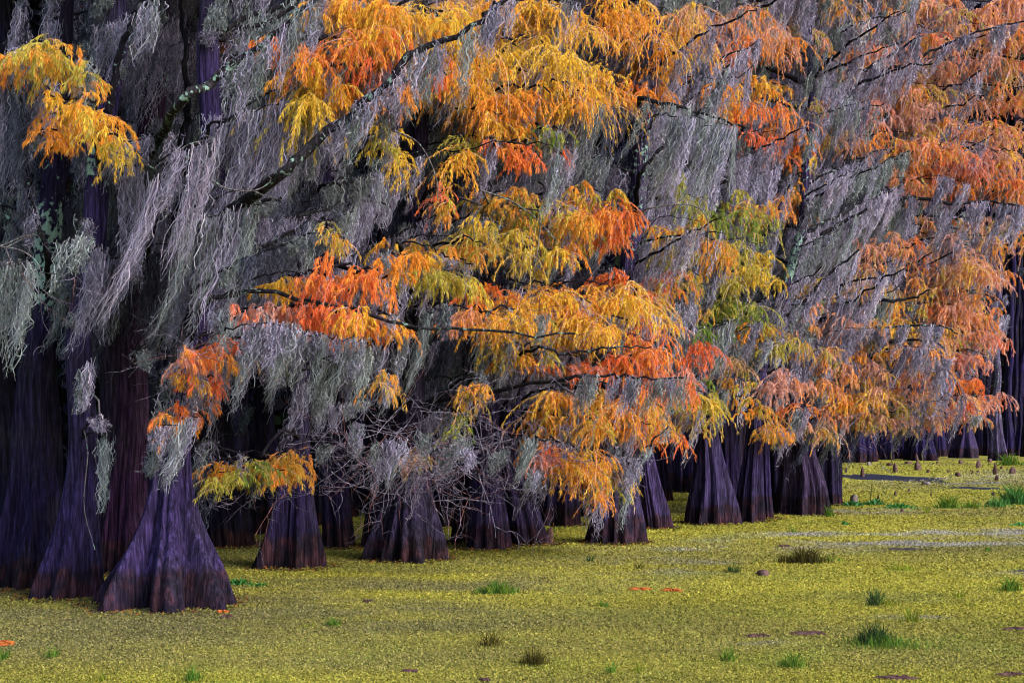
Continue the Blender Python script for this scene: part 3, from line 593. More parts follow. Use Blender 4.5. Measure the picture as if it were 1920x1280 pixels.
# needle sprays: x, y (top middle), width, height in photo pixels, hues
PADS = [
 (45,88,110,60,'YO'),(105,86,140,70,'YYO'),(160,100,80,60,'YO'),(20,110,50,50,'RO'),(150,168,150,70,'GO'),(190,205,110,80,'GO'),(110,200,80,60,'OP'),(210,240,60,70,'GY'),(100,240,50,50,'O'),
 (440,62,60,50,'RO'),(500,70,80,50,'RO'),(460,88,50,40,'R'),
 (650,-8,220,90,'OG'),(760,-14,170,100,'GO'),(880,-16,190,90,'GO'),(1000,-12,190,90,'GGO'),(1110,-12,160,90,'OG'),(1200,0,120,110,'OG'),
 (600,60,130,90,'OR'),(580,110,150,80,'OG'),(550,150,110,100,'GY'),(610,160,90,70,'GO'),(680,40,110,80,'OG'),(640,100,120,70,'RO'),(690,110,80,60,'R'),(720,75,70,60,'OR'),(740,150,60,50,'O'),
 (930,56,190,110,'GGY'),(1000,60,120,100,'G'),(880,90,140,100,'GO'),(950,110,170,110,'GO'),(1030,110,140,110,'OG'),(1090,105,110,110,'GG'),(1120,120,60,80,'GO'),(860,50,110,60,'OG'),(800,20,110,50,'G'),(980,150,120,80,'O'),(1060,150,90,60,'OG'),(800,120,60,40,'OR'),(850,130,80,60,'OG'),
 (920,200,50,60,'GO'),(960,215,60,60,'GO'),(955,262,80,40,'RO'),(1000,270,80,40,'R'),(1035,235,50,40,'gY'),(1055,285,40,30,'RO'),(860,285,60,60,'GO'),(880,250,50,40,'Y'),(725,240,70,50,'YG'),(740,275,50,70,'G'),(820,345,24,44,'R'),
 (940,350,110,45,'YO'),(990,378,100,60,'YOg'),(1080,338,120,60,'OGY'),(1120,360,110,80,'RO'),(1060,380,90,60,'YO'),(900,395,70,60,'YG'),(1040,420,80,60,'OY'),(1130,410,70,60,'OR'),(835,375,40,40,'OY'),(960,430,70,60,'GY'),(1010,455,70,60,'YG'),
 (545,505,90,50,'OG'),(590,498,90,60,'OR'),(650,490,120,70,'RO'),(700,505,80,60,'RO'),(630,535,110,40,'R'),(540,570,110,40,'RP'),(600,565,120,55,'R'),(650,575,110,55,'RO'),(700,578,90,55,'OG'),(740,600,50,50,'O'),(480,575,60,35,'PR'),
 (630,435,36,40,'YO'),(780,450,110,60,'OG'),(750,468,80,60,'O'),(830,436,140,60,'OY'),(880,440,80,60,'OY'),(840,475,130,60,'Y'),(790,490,90,50,'YG'),(860,500,80,50,'GY'),
 (920,520,80,60,'RO'),(960,535,110,60,'GO'),(890,570,90,50,'OP'),(950,575,110,50,'OG'),(1010,520,110,60,'OG'),(1060,540,120,70,'O'),(1110,520,110,70,'GO'),(1150,515,110,90,'G'),(1190,530,80,80,'GR'),(1210,560,60,90,'OR'),(1140,580,120,70,'OG'),(1070,590,110,60,'OG'),(1010,600,100,40,'OY'),(945,620,70,60,'GY'),(990,640,90,40,'YO'),
 (1235,500,60,50,'RP'),(1150,500,70,40,'RO'),(1235,515,50,50,'YR'),(1190,620,70,60,'OR'),
 (1040,655,90,50,'RO'),(1090,660,90,50,'RP'),(1140,655,110,60,'R'),(1200,640,100,60,'RO'),(1260,630,110,60,'R'),(1310,640,60,50,'RP'),(1230,680,120,60,'RP'),(1180,700,110,70,'OR'),(1250,705,130,70,'RO'),(1295,700,60,40,'Yg'),(1310,725,60,60,'GY'),
 (1110,710,110,70,'OY'),(1060,720,90,70,'OG'),(1150,735,120,70,'OG'),(1210,745,110,70,'OY'),(1270,745,100,60,'OY'),(1180,780,90,50,'O'),(1090,770,90,50,'OY'),(1240,780,60,50,'OR'),(1030,760,60,60,'OY'),
 (1040,815,70,60,'RO'),(1075,830,90,70,'OG'),(1115,845,80,70,'OG'),(1140,860,50,60,'GY'),(1125,900,20,50,'O'),(1020,830,40,40,'RP'),
 (870,715,50,70,'YO'),(855,760,40,60,'Yg'),(905,700,40,40,'OY'),(780,830,60,40,'YP'),(730,690,30,50,'OY'),
 (372,650,50,50,'RP'),(395,640,50,50,'RO'),(430,625,50,35,'R'),(420,655,40,40,'GO'),(355,735,60,50,'RO'),(375,690,50,40,'OG'),(345,765,40,50,'OR'),(370,770,40,40,'O'),(400,700,30,40,'R'),(525,640,24,40,'g'),
 (430,852,80,45,'YO'),(480,838,70,60,'Yg'),(525,842,80,55,'YO'),(555,835,50,60,'OY'),(500,870,80,30,'O'),(420,880,60,30,'Y'),
 (1185,148,70,50,'RO'),(1230,160,90,40,'O'),(1290,140,110,50,'O'),(1350,142,110,60,'OG'),(1410,140,80,50,'GO'),(1450,150,60,50,'OY'),(1390,185,100,45,'OR'),(1330,185,80,40,'OY'),(1440,200,80,50,'OR'),(1310,105,40,30,'g'),(1490,185,70,40,'gY'),
 (1545,182,80,45,'OR'),(1590,176,100,50,'OR'),(1620,190,60,50,'R'),(1530,205,60,40,'O'),(1480,225,80,45,'PO'),(1430,240,70,40,'R'),(1470,265,60,50,'RO'),(1500,290,40,40,'OY'),
 (1290,5,120,90,'GP'),(1370,-5,120,80,'OP'),(1440,-5,120,90,'PY'),(1360,60,90,60,'OR'),(1430,60,110,60,'OP'),(1260,40,90,80,'GO'),(1220,100,70,70,'OG'),(1500,30,80,60,'Pg'),(1330,100,90,40,'RP'),
 (1560,20,110,60,'PO'),(1640,5,110,60,'YO'),(1600,60,120,60,'RO'),(1560,85,100,50,'OY'),(1640,90,90,50,'RO'),(1730,0,130,60,'OY'),(1720,40,120,60,'RP'),(1810,30,140,60,'PO'),(1890,20,110,60,'RO'),(1880,50,120,50,'OR'),(1700,110,130,60,'PY'),(1790,100,140,60,'PO'),(1870,100,140,60,'PR'),
 (1650,150,110,50,'PO'),(1730,150,120,60,'PO'),(1810,150,140,60,'OP'),(1890,150,120,60,'OR'),(1700,190,110,50,'P'),(1500,60,90,50,'OP'),(1540,130,90,40,'RO'),
 (1690,240,110,55,'RO'),(1750,215,110,60,'OY'),(1810,215,120,70,'RO'),(1880,210,120,70,'RP'),(1740,260,120,60,'R'),(1820,260,130,70,'R'),(1890,270,110,70,'RP'),(1780,300,130,60,'R'),(1850,310,120,60,'RO'),(1900,330,90,50,'RP'),(1690,285,90,50,'OP'),(1650,250,80,50,'RO'),(1740,330,130,40,'O'),(1690,330,70,40,'OR'),
 (1620,250,60,40,'OP'),(1560,240,70,40,'OP'),(1600,215,60,40,'PR'),
 (1290,360,90,50,'YYg'),(1350,350,110,50,'Yg'),(1390,370,90,50,'YO'),(1270,400,90,50,'YO'),(1340,390,110,50,'Yg'),(1400,400,90,50,'Yg'),(1300,430,120,60,'YO'),(1380,440,120,60,'Y'),(1260,460,80,50,'Y'),(1330,470,80,50,'OY'),(1420,460,80,50,'YG'),(1400,495,110,45,'YG'),(1340,500,90,50,'Y'),(1250,320,60,40,'Yg'),(1480,330,40,60,'OY'),(1500,370,50,50,'O'),(1450,370,60,50,'OP'),
 (1270,530,70,50,'YO'),(1290,500,60,40,'OY'),(1350,550,80,50,'Yg'),(1290,590,60,50,'g'),(1300,560,60,40,'OY'),(1390,560,70,50,'Yg'),(1420,600,70,50,'YO'),(1340,600,60,40,'gY'),(1260,590,60,40,'OP'),
 (1560,440,80,50,'RP'),(1600,430,60,50,'R'),(1640,430,90,60,'OP'),(1700,440,110,55,'OR'),(1760,440,100,60,'OP'),(1820,430,110,70,'P'),(1880,430,90,50,'PO'),(1790,480,120,60,'PR'),(1840,490,70,50,'P'),(1720,490,110,50,'OP'),(1660,480,70,40,'OY'),(1600,480,80,50,'OP'),(1850,400,120,40,'P'),(1760,400,110,40,'PO'),
 (1550,520,90,50,'OY'),(1610,520,110,50,'OY'),(1680,520,110,50,'OY'),(1740,515,100,50,'O'),(1790,530,90,60,'OP'),(1830,560,60,60,'RO'),(1770,560,110,60,'RP'),(1700,560,100,40,'OY'),(1640,580,110,45,'YG'),(1690,590,110,45,'YYG'),(1590,590,100,50,'OY'),(1540,580,80,50,'PO'),(1490,560,70,40,'O'),(1740,600,90,45,'OY'),(1800,600,90,55,'RP'),(1840,610,50,50,'RO'),(1500,600,90,50,'YO'),(1450,620,80,50,'Y'),(1520,640,100,45,'PY'),
 (1600,640,110,50,'OY'),(1670,635,110,45,'GO'),(1720,625,90,40,'G'),(1780,645,80,45,'RO'),(1820,650,60,50,'RP'),(1740,660,60,60,'R'),
 (1540,670,110,50,'OP'),(1600,675,110,50,'OP'),(1520,700,90,50,'PO'),(1580,705,110,50,'OP'),(1640,705,100,50,'OG'),(1560,735,100,40,'RO'),(1610,725,110,40,'O'),(1680,720,60,40,'PO'),(1490,690,60,50,'PO'),(1460,690,70,50,'P'),(1700,690,60,40,'RO'),
 (1790,690,90,45,'RO'),(1760,720,80,50,'PO'),(1800,725,110,45,'R'),(1840,735,50,35,'R'),(1770,750,100,40,'RP'),(1620,760,90,40,'YP'),(1670,765,100,35,'Y'),(1720,765,100,35,'YP'),(1560,760,70,40,'PO'),(1650,740,90,40,'Yg'),(1740,785,40,20,'R'),(1545,780,30,50,'OY'),
 (1860,-22,130,70,'PO'),(1770,-25,130,60,'OP'),(1925,-10,90,80,'RO'),(1690,-25,120,60,'PO'),(1600,-25,110,60,'OG'),(1520,-20,110,60,'PO'),(1925,100,80,60,'PO'),
 (1450,790,60,45,'OY'),(1400,735,70,50,'YO'),(1380,700,60,50,'OY'),(1370,660,60,50,'PY'),(1480,740,60,50,'RO'),(1510,770,60,40,'OP'),
]
FARP = [(1898,575,50,60,'GY'),(1912,620,30,60,'GO')]
rp = np.random.default_rng(33)
for x, y, wd, hd, pal in PADS:
    if x > 1480: pal = pal + ('P' if rp.random() < .75 else '') + rp.choice(['O', 'Y', 'G', 'P'])
    cv_ = .56 if x < 1480 else .44
    D = leafD(x) + rp.uniform(-.7, .5) + (y < 150) * .3; s = D / F
    if 330 < x < 770 and 400 < y < 700: D = 14.9 + (x - 330) / 440 * .9 + rp.uniform(-.3, .3); s = D / F
    if 480 < x < 830 and y < 210: x += 18; wd *= .82
    if 480 < x < 830 and y < 210: D = 15.3 + (x - 480) / 350 * .8 + rp.uniform(-.2, .2); s = D / F
    key = owner(x, min(max(y, -100), 760), D); T = TREES[key]
    C = at(x, y + hd * .12, D)
    sy = y + rp.uniform(20, 110); sy = min(sy, 820)
    st = T['fn'](sy); sgn = 1 if C[0] > st[0] else -1
    e0 = C + np.array([-sgn * wd * s * .42, rp.uniform(-.2, .3), -.06 * hd * s]); e1 = C + np.array([sgn * wd * s * .40, rp.uniform(-.4, .2), -hd * s * .25])
    mid = st * .45 + e0 * .55; mid[2] += .10 * np.linalg.norm(e0 - st) - .05
    Lb = np.linalg.norm(C - st)
    o, P = limb(key, [st, mid, e0, C, e1], float(np.clip(.008 * Lb + .006, .010, .035)), None, .1, 6, n=18)
    G = Geo(); ns_ = rp.integers(5, 10)
    for q in range(ns_):
        ux = rp.uniform(-.5, .5); uz = rp.uniform(-.05, .55) - .25 * (2 * ux) ** 2 * .5
        Cq = C + np.array([ux * wd * .92 * s, rp.normal(-.15, .35), -max(uz, -.05) * hd * s - .3 * abs(ux) * hd * s])
        k2 = pal[rp.integers(0, len(pal))] + pal[rp.integers(0, len(pal))] + pal
        f_ = rp.uniform(.65, 1.25) * (1 if x < 1200 else .85)
        foliage(G, Cq, wd * s * .44 * f_, hd * s * rp.uniform(.45, 1.15), k2, T['rng'], D, cv_ * rp.uniform(.45, 1.25))
    G.build('foliage', M_LEAF, o)
    pm = .46 if x < 1500 else .40
    if rp.random() < pm and not (x < 620 and y > 830):
        Lm = rp.uniform(50, 130) * s * (1.0 if x < 1500 else .8)
        moss_along(key, P[9:], Lm, ['lg', 'gl', 'lp', 'p'][rp.integers(0, 4)], D + .2, o, .45)
    elif rp.random() < .5:
        moss_along(key, P[3:11], rp.uniform(60, 150) * s, ['l', 'g', 'd', 'lg'][rp.integers(0, 4)], D + .8, o, .4)

# prominent beards on short boughs: owner, path px, length px, tone, D, wind, cover
BEARDS = [
 ('t4', [(300, 306), (330, 288), (362, 276), (404, 262)], 240, 'plp', 14.3, -.55, 1.25), ('t4', [(290, 345), (325, 322), (352, 310)], 240, 'pl', 14.4, -.5, 1.0), ('t4', [(430, 618), (480, 606), (560, 612)], 165, 'gp', 14.2, -.42, 1.6), ('t4', [(560, 622), (620, 628), (680, 640)], 140, 'gl', 14.5, -.38, 1.3),
 ('t5', [(685, 650), (695, 652)], 190, 'gp', 15.8, -.25, 1.6), ('t5', [(700, 645), (735, 640), (765, 630)], 130, 'gl', 16.0, -.45, 1.2), ('t6', [(800, 585), (822, 578), (842, 572)], 140, 'gd', 17.0, -.35, 1.6),
 ('t2', [(178, 778), (192, 790)], 60, 'gp', 15.2, .4, 1.3), ('t2', [(192, 815), (200, 822)], 175, 'pg', 15.2, .0, 1.2), ('t4', [(300, 800), (335, 795), (372, 780)], 120, 'gp', 14.6, -.42, 1.3), ('t4', [(282, 850), (300, 830)], 110, 'g', 14.8, -.25, 1.0),
 ('t5', [(750, 62), (765, 58), (778, 66)], 170, 'gd', 16.8, -.06, 1.6), ('t9', [(1236, 215), (1280, 222), (1330, 230), (1376, 240)], 190, 'gl', 20.8, -.42, 1.6), ('t9', [(1050, 190), (1110, 195), (1165, 205)], 170, 'dg', 21.4, -.40, 1.3),
 ('t17', [(1600, 300), (1640, 328), (1672, 362)], 110, 'gd', 31.0, -.2, 1.8), ('t17', [(1660, 362), (1672, 366)], 130, 'pl', 31.0, -.2, 1.4), ('t12', [(1350, 738), (1362, 730)], 105, 'gp', 25.0, -.22, 1.8), ('t16', [(1485, 770), (1512, 765), (1530, 760)], 80, 'gp', 28.6, -.4, 1.3),
 ('t5', [(606, 832), (613, 834)], 115, 'gp', 16.8, -.3, 1.3), ('t9', [(1178, 868), (1195, 860), (1203, 862)], 75, 'pl', 20.8, -.05, 1.2), ('t1', [(0, 500), (40, 490), (85, 505)], 190, 'g', 14.6, -.2, 1.3), ('t1', [(0, 130), (40, 140), (70, 150)], 280, 'ld', 14.8, -.25, 1.2),
 ('t3', [(262, 650), (274, 660)], 60, 'gp', 15.4, .2, 1.2), ('t2', [(150, 700), (165, 690), (178, 660)], 90, 'gl', 15.2, -.3, .8), ('t2', [(140, 420), (160, 410), (180, 425)], 230, 'gl', 15.4, -.12, .8), ('t2', [(170, 470), (185, 460), (200, 480)], 200, 'lg', 15.3, -.2, .8), ('t3', [(225, 320), (250, 310), (285, 330)], 260, 'l', 15.8, -.2, .9), ('t3', [(235, 480), (255, 470), (270, 480)], 170, 'gl', 15.6, -.2, .8), ('t4', [(420, 225), (500, 200), (560, 190)], 260, 'l', 15.2, -.42, 1.3), ('t4', [(340, 420), (420, 400), (500, 380)], 230, 'lg', 14.9, -.42, 1.3),
 ('t8', [(985, 840), (1005, 835)], 90, 'g', 20.0, -.35, 1.0), ('t5', [(1005, 270), (1060, 300)], 120, 'gl', 18.5, -.4, .8), ('t12', [(1410, 610), (1440, 600)], 120, 'pl', 25.5, -.3, .9), ('t16', [(1560, 620), (1640, 615)], 90, 'pl', 30.0, -.4, .9),
 ('t17', [(1700, 650), (1750, 655), (1775, 700)], 90, 'lp', 31.4, -.4, 1.2), ('t17', [(1760, 330), (1830, 350)], 80, 'l', 31.4, -.4, 1.0),
]
for key, pts, Lp, tone, D, wd_, cv in BEARDS:
    T = TREES[key]; s = D / F; path = W(pts, D); st = T['fn'](min(830, pts[0][1] + 50))
    m = (st + path[0]) / 2; m[2] += .08
    o, P = limb(key, [st, m] + path, .014, None, .2, 6, n=20)
    Pm = smooth_path(path, 12)
    moss_along(key, Pm, Lp * s, tone, D, o, cv, wd_)

# the general moss draped limbs of each tree
lim_x = [0, 120, 200, 300, 450, 560, 700, 850, 1000, 1150, 1300, 1400, 1500, 1600, 1700, 1900]
lim_y = [640, 700, 760, 800, 780, 840, 830, 850, 850, 840, 800, 800, 790, 770, 745, 720]
def moss_limbs(key, n, reach, y0, y1, dD=(-.2, 1.8), tones=('l', 'lg', 'g', 'ld', 'lp'), right=.68, cover=.75):
    T = TREES[key]; rng = T['rng']; D0 = T['D']; s = D0 / F
    for i in range(n):
        sy = rng.uniform(y0, y1); st = T['fn'](sy); tx = (st[0]) * F / D0 + 960
        sg = 1 if rng.random() < right else -1
        L = rng.uniform(.35, 1.0) * reach; ang = R(rng.uniform(8, 38)) if sg > 0 else R(rng.uniform(-8, 25))
        dd = rng.uniform(*dD)
        ex, ey = tx + sg * L * math.cos(ang), sy - L * math.sin(ang)
        mx, my = tx + sg * L * .5 * math.cos(ang), sy - L * .56 * math.sin(ang)
        Lm = rng.uniform(.55, 1.45)
        lim = np.interp((tx + ex) / 2, lim_x, lim_y)
        Lp = min(Lm / s, max(50, lim - (sy + ey) / 2 + rng.uniform(-40, 40)))
        if (sy + ey) / 2 + Lp > lim + 45: continue
        path = [st, at(mx, my, D0 + dd * .5), at(ex, ey, D0 + dd)]
        o, P = limb(key, path, float(np.clip(L * s * .016, .012, .05)), [T['col'], BLK, DKP][rng.integers(0, 3)], .25, 6, n=14)
        tn_ = tones[rng.integers(0, len(tones))]
        if dd > 1.2 and tx < 1000 and rng.random() < .6: tn_ = ['d', 'ld', 'gd'][rng.integers(0, 3)]  # moss further back is darkened: depth shade put into its colour
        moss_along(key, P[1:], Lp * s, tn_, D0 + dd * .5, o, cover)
for k, n, rc in [('t1', 9, 200), ('t2', 13, 220), ('t3', 20, 300), ('t4', 34, 380), ('l1', 20, 300), ('t5', 32, 330), ('t5b', 8, 220), ('t6', 20, 300), ('t7', 18, 260), ('t8', 12, 240), ('t9', 16, 250), ('t9b', 8, 200), ('t10', 10, 220), ('t11', 5, 160), ('t12', 14, 220), ('t13', 5, 140), ('t14', 12, 200), ('t16', 16, 230), ('t17', 18, 330)]:
    y1 = {'t1': 620, 't2': 640, 't3': 620, 't4': 640, 'l1': 680}.get(k, 740)
    if k in ('t14', 't16', 't17', 't12', 't13'): y1 = 730
    moss_limbs(k, n, rc, -110, y1, (1.5, 3.2) if k in ('t1', 't2', 't3') else ((.5, 2.4) if k == 't4' else (.3, 2.6)), right={'t17': .8, 't4': .97, 't1': .4, 't2': .95, 't3': .9}.get(k, .66))
for k, n, rc in [('t9', 14, 280), ('t12', 20, 280), ('t14', 18, 260), ('t16', 16, 260), ('t17', 26, 380), ('t7', 8, 260)]:
    moss_limbs(k, n, rc, -110, 680, (1.5, 5.0), ('lp', 'p', 'l', 'g'), .75, 1.0)
for k, n, rc in [('t2', 3, 160), ('t3', 5, 200)]: moss_limbs(k, n, rc, -110, 620, (-1.2, -.3), ('lg', 'l'), .75, .6)
for i in range(len(deep)):
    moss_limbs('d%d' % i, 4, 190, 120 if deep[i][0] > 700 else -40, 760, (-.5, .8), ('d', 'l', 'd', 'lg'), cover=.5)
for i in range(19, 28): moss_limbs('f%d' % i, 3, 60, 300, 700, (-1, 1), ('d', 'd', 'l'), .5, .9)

for k, n, rc in [('t9', 5, 240), ('t12', 8, 260), ('t14', 8, 240), ('t16', 7, 260), ('t17', 14, 380), ('t7', 3, 240)]:
    moss_limbs(k, n, rc, -60, 640, (-2.2, -.9), ('lp', 'p', 'gl', 'p'), .8, .36)
# shaggy moss clinging to the upper trunks
for k in MAIN + ['l1', 't13', 't11', 't5b', 't9b']:
    T = TREES[k]; rng = T['rng']; s = T['D'] / F; G = Geo()
    yb = {'t1': 360, 't2': 640, 't3': 560, 't4': 800, 'l1': 760}.get(k, 740)
    for py in np.arange(-100, yb, 48 * 15.7 / T['D'] + 8):
        if not any(a1 < py < b1 for a1, b1 in {'t1': [(100, 700)], 't2': [(190, 400)], 't3': [(70, 240)], 't9': [(190, 470)], 't14': [(260, 560)]}.get(k, [])) and rng.random() < .78:
            c = T['fn'](py); a_ = rng.uniform(-2.6, -.5); rr = T['wt'] * .95
            q = c + np.array([math.cos(a_) * rr, math.sin(a_) * rr, rng.uniform(-.1, .1)])
            moss(G, [q + [-.07, 0, 0], q + [.07, .02, .03]], rng.uniform(.35, 1.1), ['l', 'lg', 'g', 'ld'][rng.integers(0, 4)], rng, T['D'], 1.6, -.25)
    G.build('spanish_moss', M_MOSS, T['o'])

# bare purple grey twigs under the middle of the wood
def bare(key, cx, cy, D, n, span, seed):
    rng = np.random.default_rng(seed); T = TREES[key]; s = D / F; p = pix(D); G = Geo()
    for _ in range(int(n * 1.6)):
        a = at(cx + rng.normal(0, span * .4), cy + rng.normal(0, span * .2), D + rng.uniform(-.8, .8))
        d = unit(np.array([rng.normal(0, 1), rng.normal(0, .5), rng.normal(-.35, .5)])); L = rng.uniform(.35, 1.1)
        def grow(a, d, L, r, lv):
            pts = [a]; k = 6
            for q in range(k):
                d = unit(d + rng.normal(0, .22, 3)); pts.append(pts[-1] + d * L / k)
            c = np.array([.20, .18, .26]) * rng.uniform(.4, 1.6) if rng.random() < .85 else np.array([.26, .12, .12])
            G.tube(pts, np.linspace(r * 1.2, r * .35, k + 1), c, 4)
            if lv < 2:
                for _ in range(rng.integers(1, 4)):
                    j = rng.integers(1, k); grow(pts[j], unit(d + rng.normal(0, .8, 3)), L * rng.uniform(.35, .65), r * .7, lv + 1)
        grow(a, d, L, .34 * p, 0)
    for _ in range(int(n * .16)):
        a = at(cx + rng.normal(0, span * .45), cy - 30 + rng.normal(0, span * .2), D + rng.uniform(-.5, .5)); MG = Geo()
        moss(MG, [a, a + [rng.uniform(.1, .45), 0, rng.uniform(0, .1)]], rng.uniform(.25, .75), 'gl', rng, D, .7); MG.build('spanish_moss', M_MOSS, T['o'])
    G.build('bare_twigs', M_LIMB, T['o'])
bare('t6', 740, 830, 17.6, 26, 190, 1); bare('t6', 790, 880, 17.8, 24, 150, 2); bare('t7', 860, 860, 18.4, 22, 170, 3); bare('t5', 640, 840, 17.0, 16, 140, 4); bare('t7', 950, 820, 18.8, 16, 150, 5)
bare('t9', 1030, 880, 20.5, 10, 120, 6); bare('t9', 1160, 880, 20.8, 8, 70, 7); bare('t17', 1650, 740, 31, 22, 170, 8); bare('t17', 1740, 760, 31.5, 14, 120, 9); bare('t4', 395, 640, 14.5, 8, 60, 10); bare('t1', 40, 500, 14.2, 8, 60, 12); bare('t5', 500, 905, 17.2, 12, 110, 13)
bare('t12', 1400, 640, 26, 12, 120, 14); bare('t7', 1010, 650, 19, 12, 200, 15)

# unseen crowns added above the frame: coarse needle strips that shade the wood
def shade_crown(key, zlo, zhi, rad, n, pal):
    T = TREES[key]; rng = T['rng']; G = Geo(); b = np.array(T['fn'](T['top'])); b[1] += 1.6
    u = rng.random((n, 3)); th = u[:, 0] * 6.283; rr = rad * np.sqrt(u[:, 1]); z = zlo + (zhi - zlo) * u[:, 2]
    o = np.stack([b[0] + rr * np.cos(th), b[1] + rr * np.sin(th), z - .12 * rr], 1)
    d = unit(np.stack([np.cos(th) + rng.normal(0, .5, n), np.sin(th) + rng.normal(0, .5, n), rng.normal(-.5, .4, n)], 1)); l = rng.uniform(.15, .40, (n, 1))
    G.strips(np.stack([o, o + d * l * .5, o + d * l + np.array([0, 0, -.05])], 1), np.tile([.03, .055, .01], (n, 1)), unit(np.cross(d, rng.normal(size=(n, 3)))), pal_cols(pal, n, rng) * rng.uniform(.5, 1.1, (n, 1)))
    for _ in range(10):
        a = rng.uniform(0, 6.28); z0 = rng.uniform(zlo, zhi); q = np.array([b[0], b[1], z0]); e = q + np.array([math.cos(a), math.sin(a), .15]) * rad * .9
        G.tube([q, (q + e) / 2 + np.array([0, 0, .1]), e], [.05, .03, .01], DKP, 5)
    G.build('shade_crown', M_LEAF, T['o'])
for k in MAIN + ['l1', 't13', 't11']:
    T = TREES[k]; zt = HC + (HZ + 40) * (T['D'] + 4.5) / F
    shade_crown(k, zt + .4, zt + 3.2, 2.6, 8000 if T['D'] < 18.5 else (4500 if T['D'] < 24 else 1800), 'OGYP')  # thicker over the nearest trees to deepen the shade below

# ------------------------------------------------------------------ far off wood: one unreadable mass behind everything
r = np.random.default_rng(3)
cv = smooth_path([(-34, 20, 0), (-19, 27, 0), (-9, 40, 0), (0, 52, 0), (10, 66, 0), (20, 88, 0), (34, 101, 0), (56, 104, 0), (76, 98, 0)], 200)
N = 210000; t = 199 * r.uniform(0, 1, N) ** 1.15; i = t.astype(int); q = cv[i] + (cv[np.minimum(i + 1, 199)] - cv[i]) * (t - i)[:, None]
dpt = r.uniform(0, 4.5, N) ; nrm = unit(np.array(q) * [1, 1, 0]); o = q + nrm * dpt[:, None]
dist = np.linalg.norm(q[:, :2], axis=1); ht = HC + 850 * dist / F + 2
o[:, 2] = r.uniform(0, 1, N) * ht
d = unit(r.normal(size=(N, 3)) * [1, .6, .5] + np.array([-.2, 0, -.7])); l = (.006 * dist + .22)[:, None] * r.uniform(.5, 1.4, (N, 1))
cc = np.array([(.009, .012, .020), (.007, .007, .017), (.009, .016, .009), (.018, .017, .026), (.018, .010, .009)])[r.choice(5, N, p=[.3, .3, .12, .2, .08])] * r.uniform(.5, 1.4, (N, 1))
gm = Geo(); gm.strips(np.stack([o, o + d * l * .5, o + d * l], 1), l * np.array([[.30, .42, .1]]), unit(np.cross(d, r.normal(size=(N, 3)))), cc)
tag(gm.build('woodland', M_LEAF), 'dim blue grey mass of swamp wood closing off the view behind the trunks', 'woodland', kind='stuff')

# ------------------------------------------------------------------ knees, debris, grass
def knee(px, py, w_, h_, label, mat=M_KNEE, blunt=.5, seed=0, group='cypress knees standing in the duckweed'):
    r = np.random.default_rng(seed + px); D = base_D(py); s = D / F; nth, nz = 18, 12; zz = np.linspace(-.03, 1, nz); th = np.linspace(0, 2 * np.pi, nth, endpoint=False)
    prof = np.where(zz < 0, 1.05, (1 - np.clip(zz, 0, 1) ** (1.2 + blunt * 3)) ** (.5 + .5 * (1 - blunt))) * .5 * w_ * s + .002
    lobes = 1 + .13 * np.sin(th * 3 + r.uniform(0, 6)) + .08 * np.sin(th * 5 + r.uniform(0, 6)); ln = r.normal(0, .12) * h_ * s
    v = np.stack([(px - 960) * s + prof[:, None] * lobes * np.cos(th) + (ln * np.clip(zz, 0, 1) ** 2)[:, None], D + prof[:, None] * lobes * np.sin(th), np.repeat((zz * h_ * s)[:, None], nth, 1)], -1)
    v[:-1] += r.normal(0, .03 * w_ * s, (nz - 1, nth, 3)) * .5
    G = Geo(); G._grid(v, nz, nth, (1, 1, 1), 1.0); G._grid(np.stack([v[-1], np.repeat(v[-1].mean(0)[None], nth, 0)]), 2, nth, (1, 1, 1), 1.0)
    o = G.build('cypress_knee', mat, None, smooth=True)
    c = Vector(((px - 960) * s, D, 0)); o.data.transform(__import__('mathutils').Matrix.Translation(-c)); o.location = c
    tag(o, label, 'cypress knee', group)
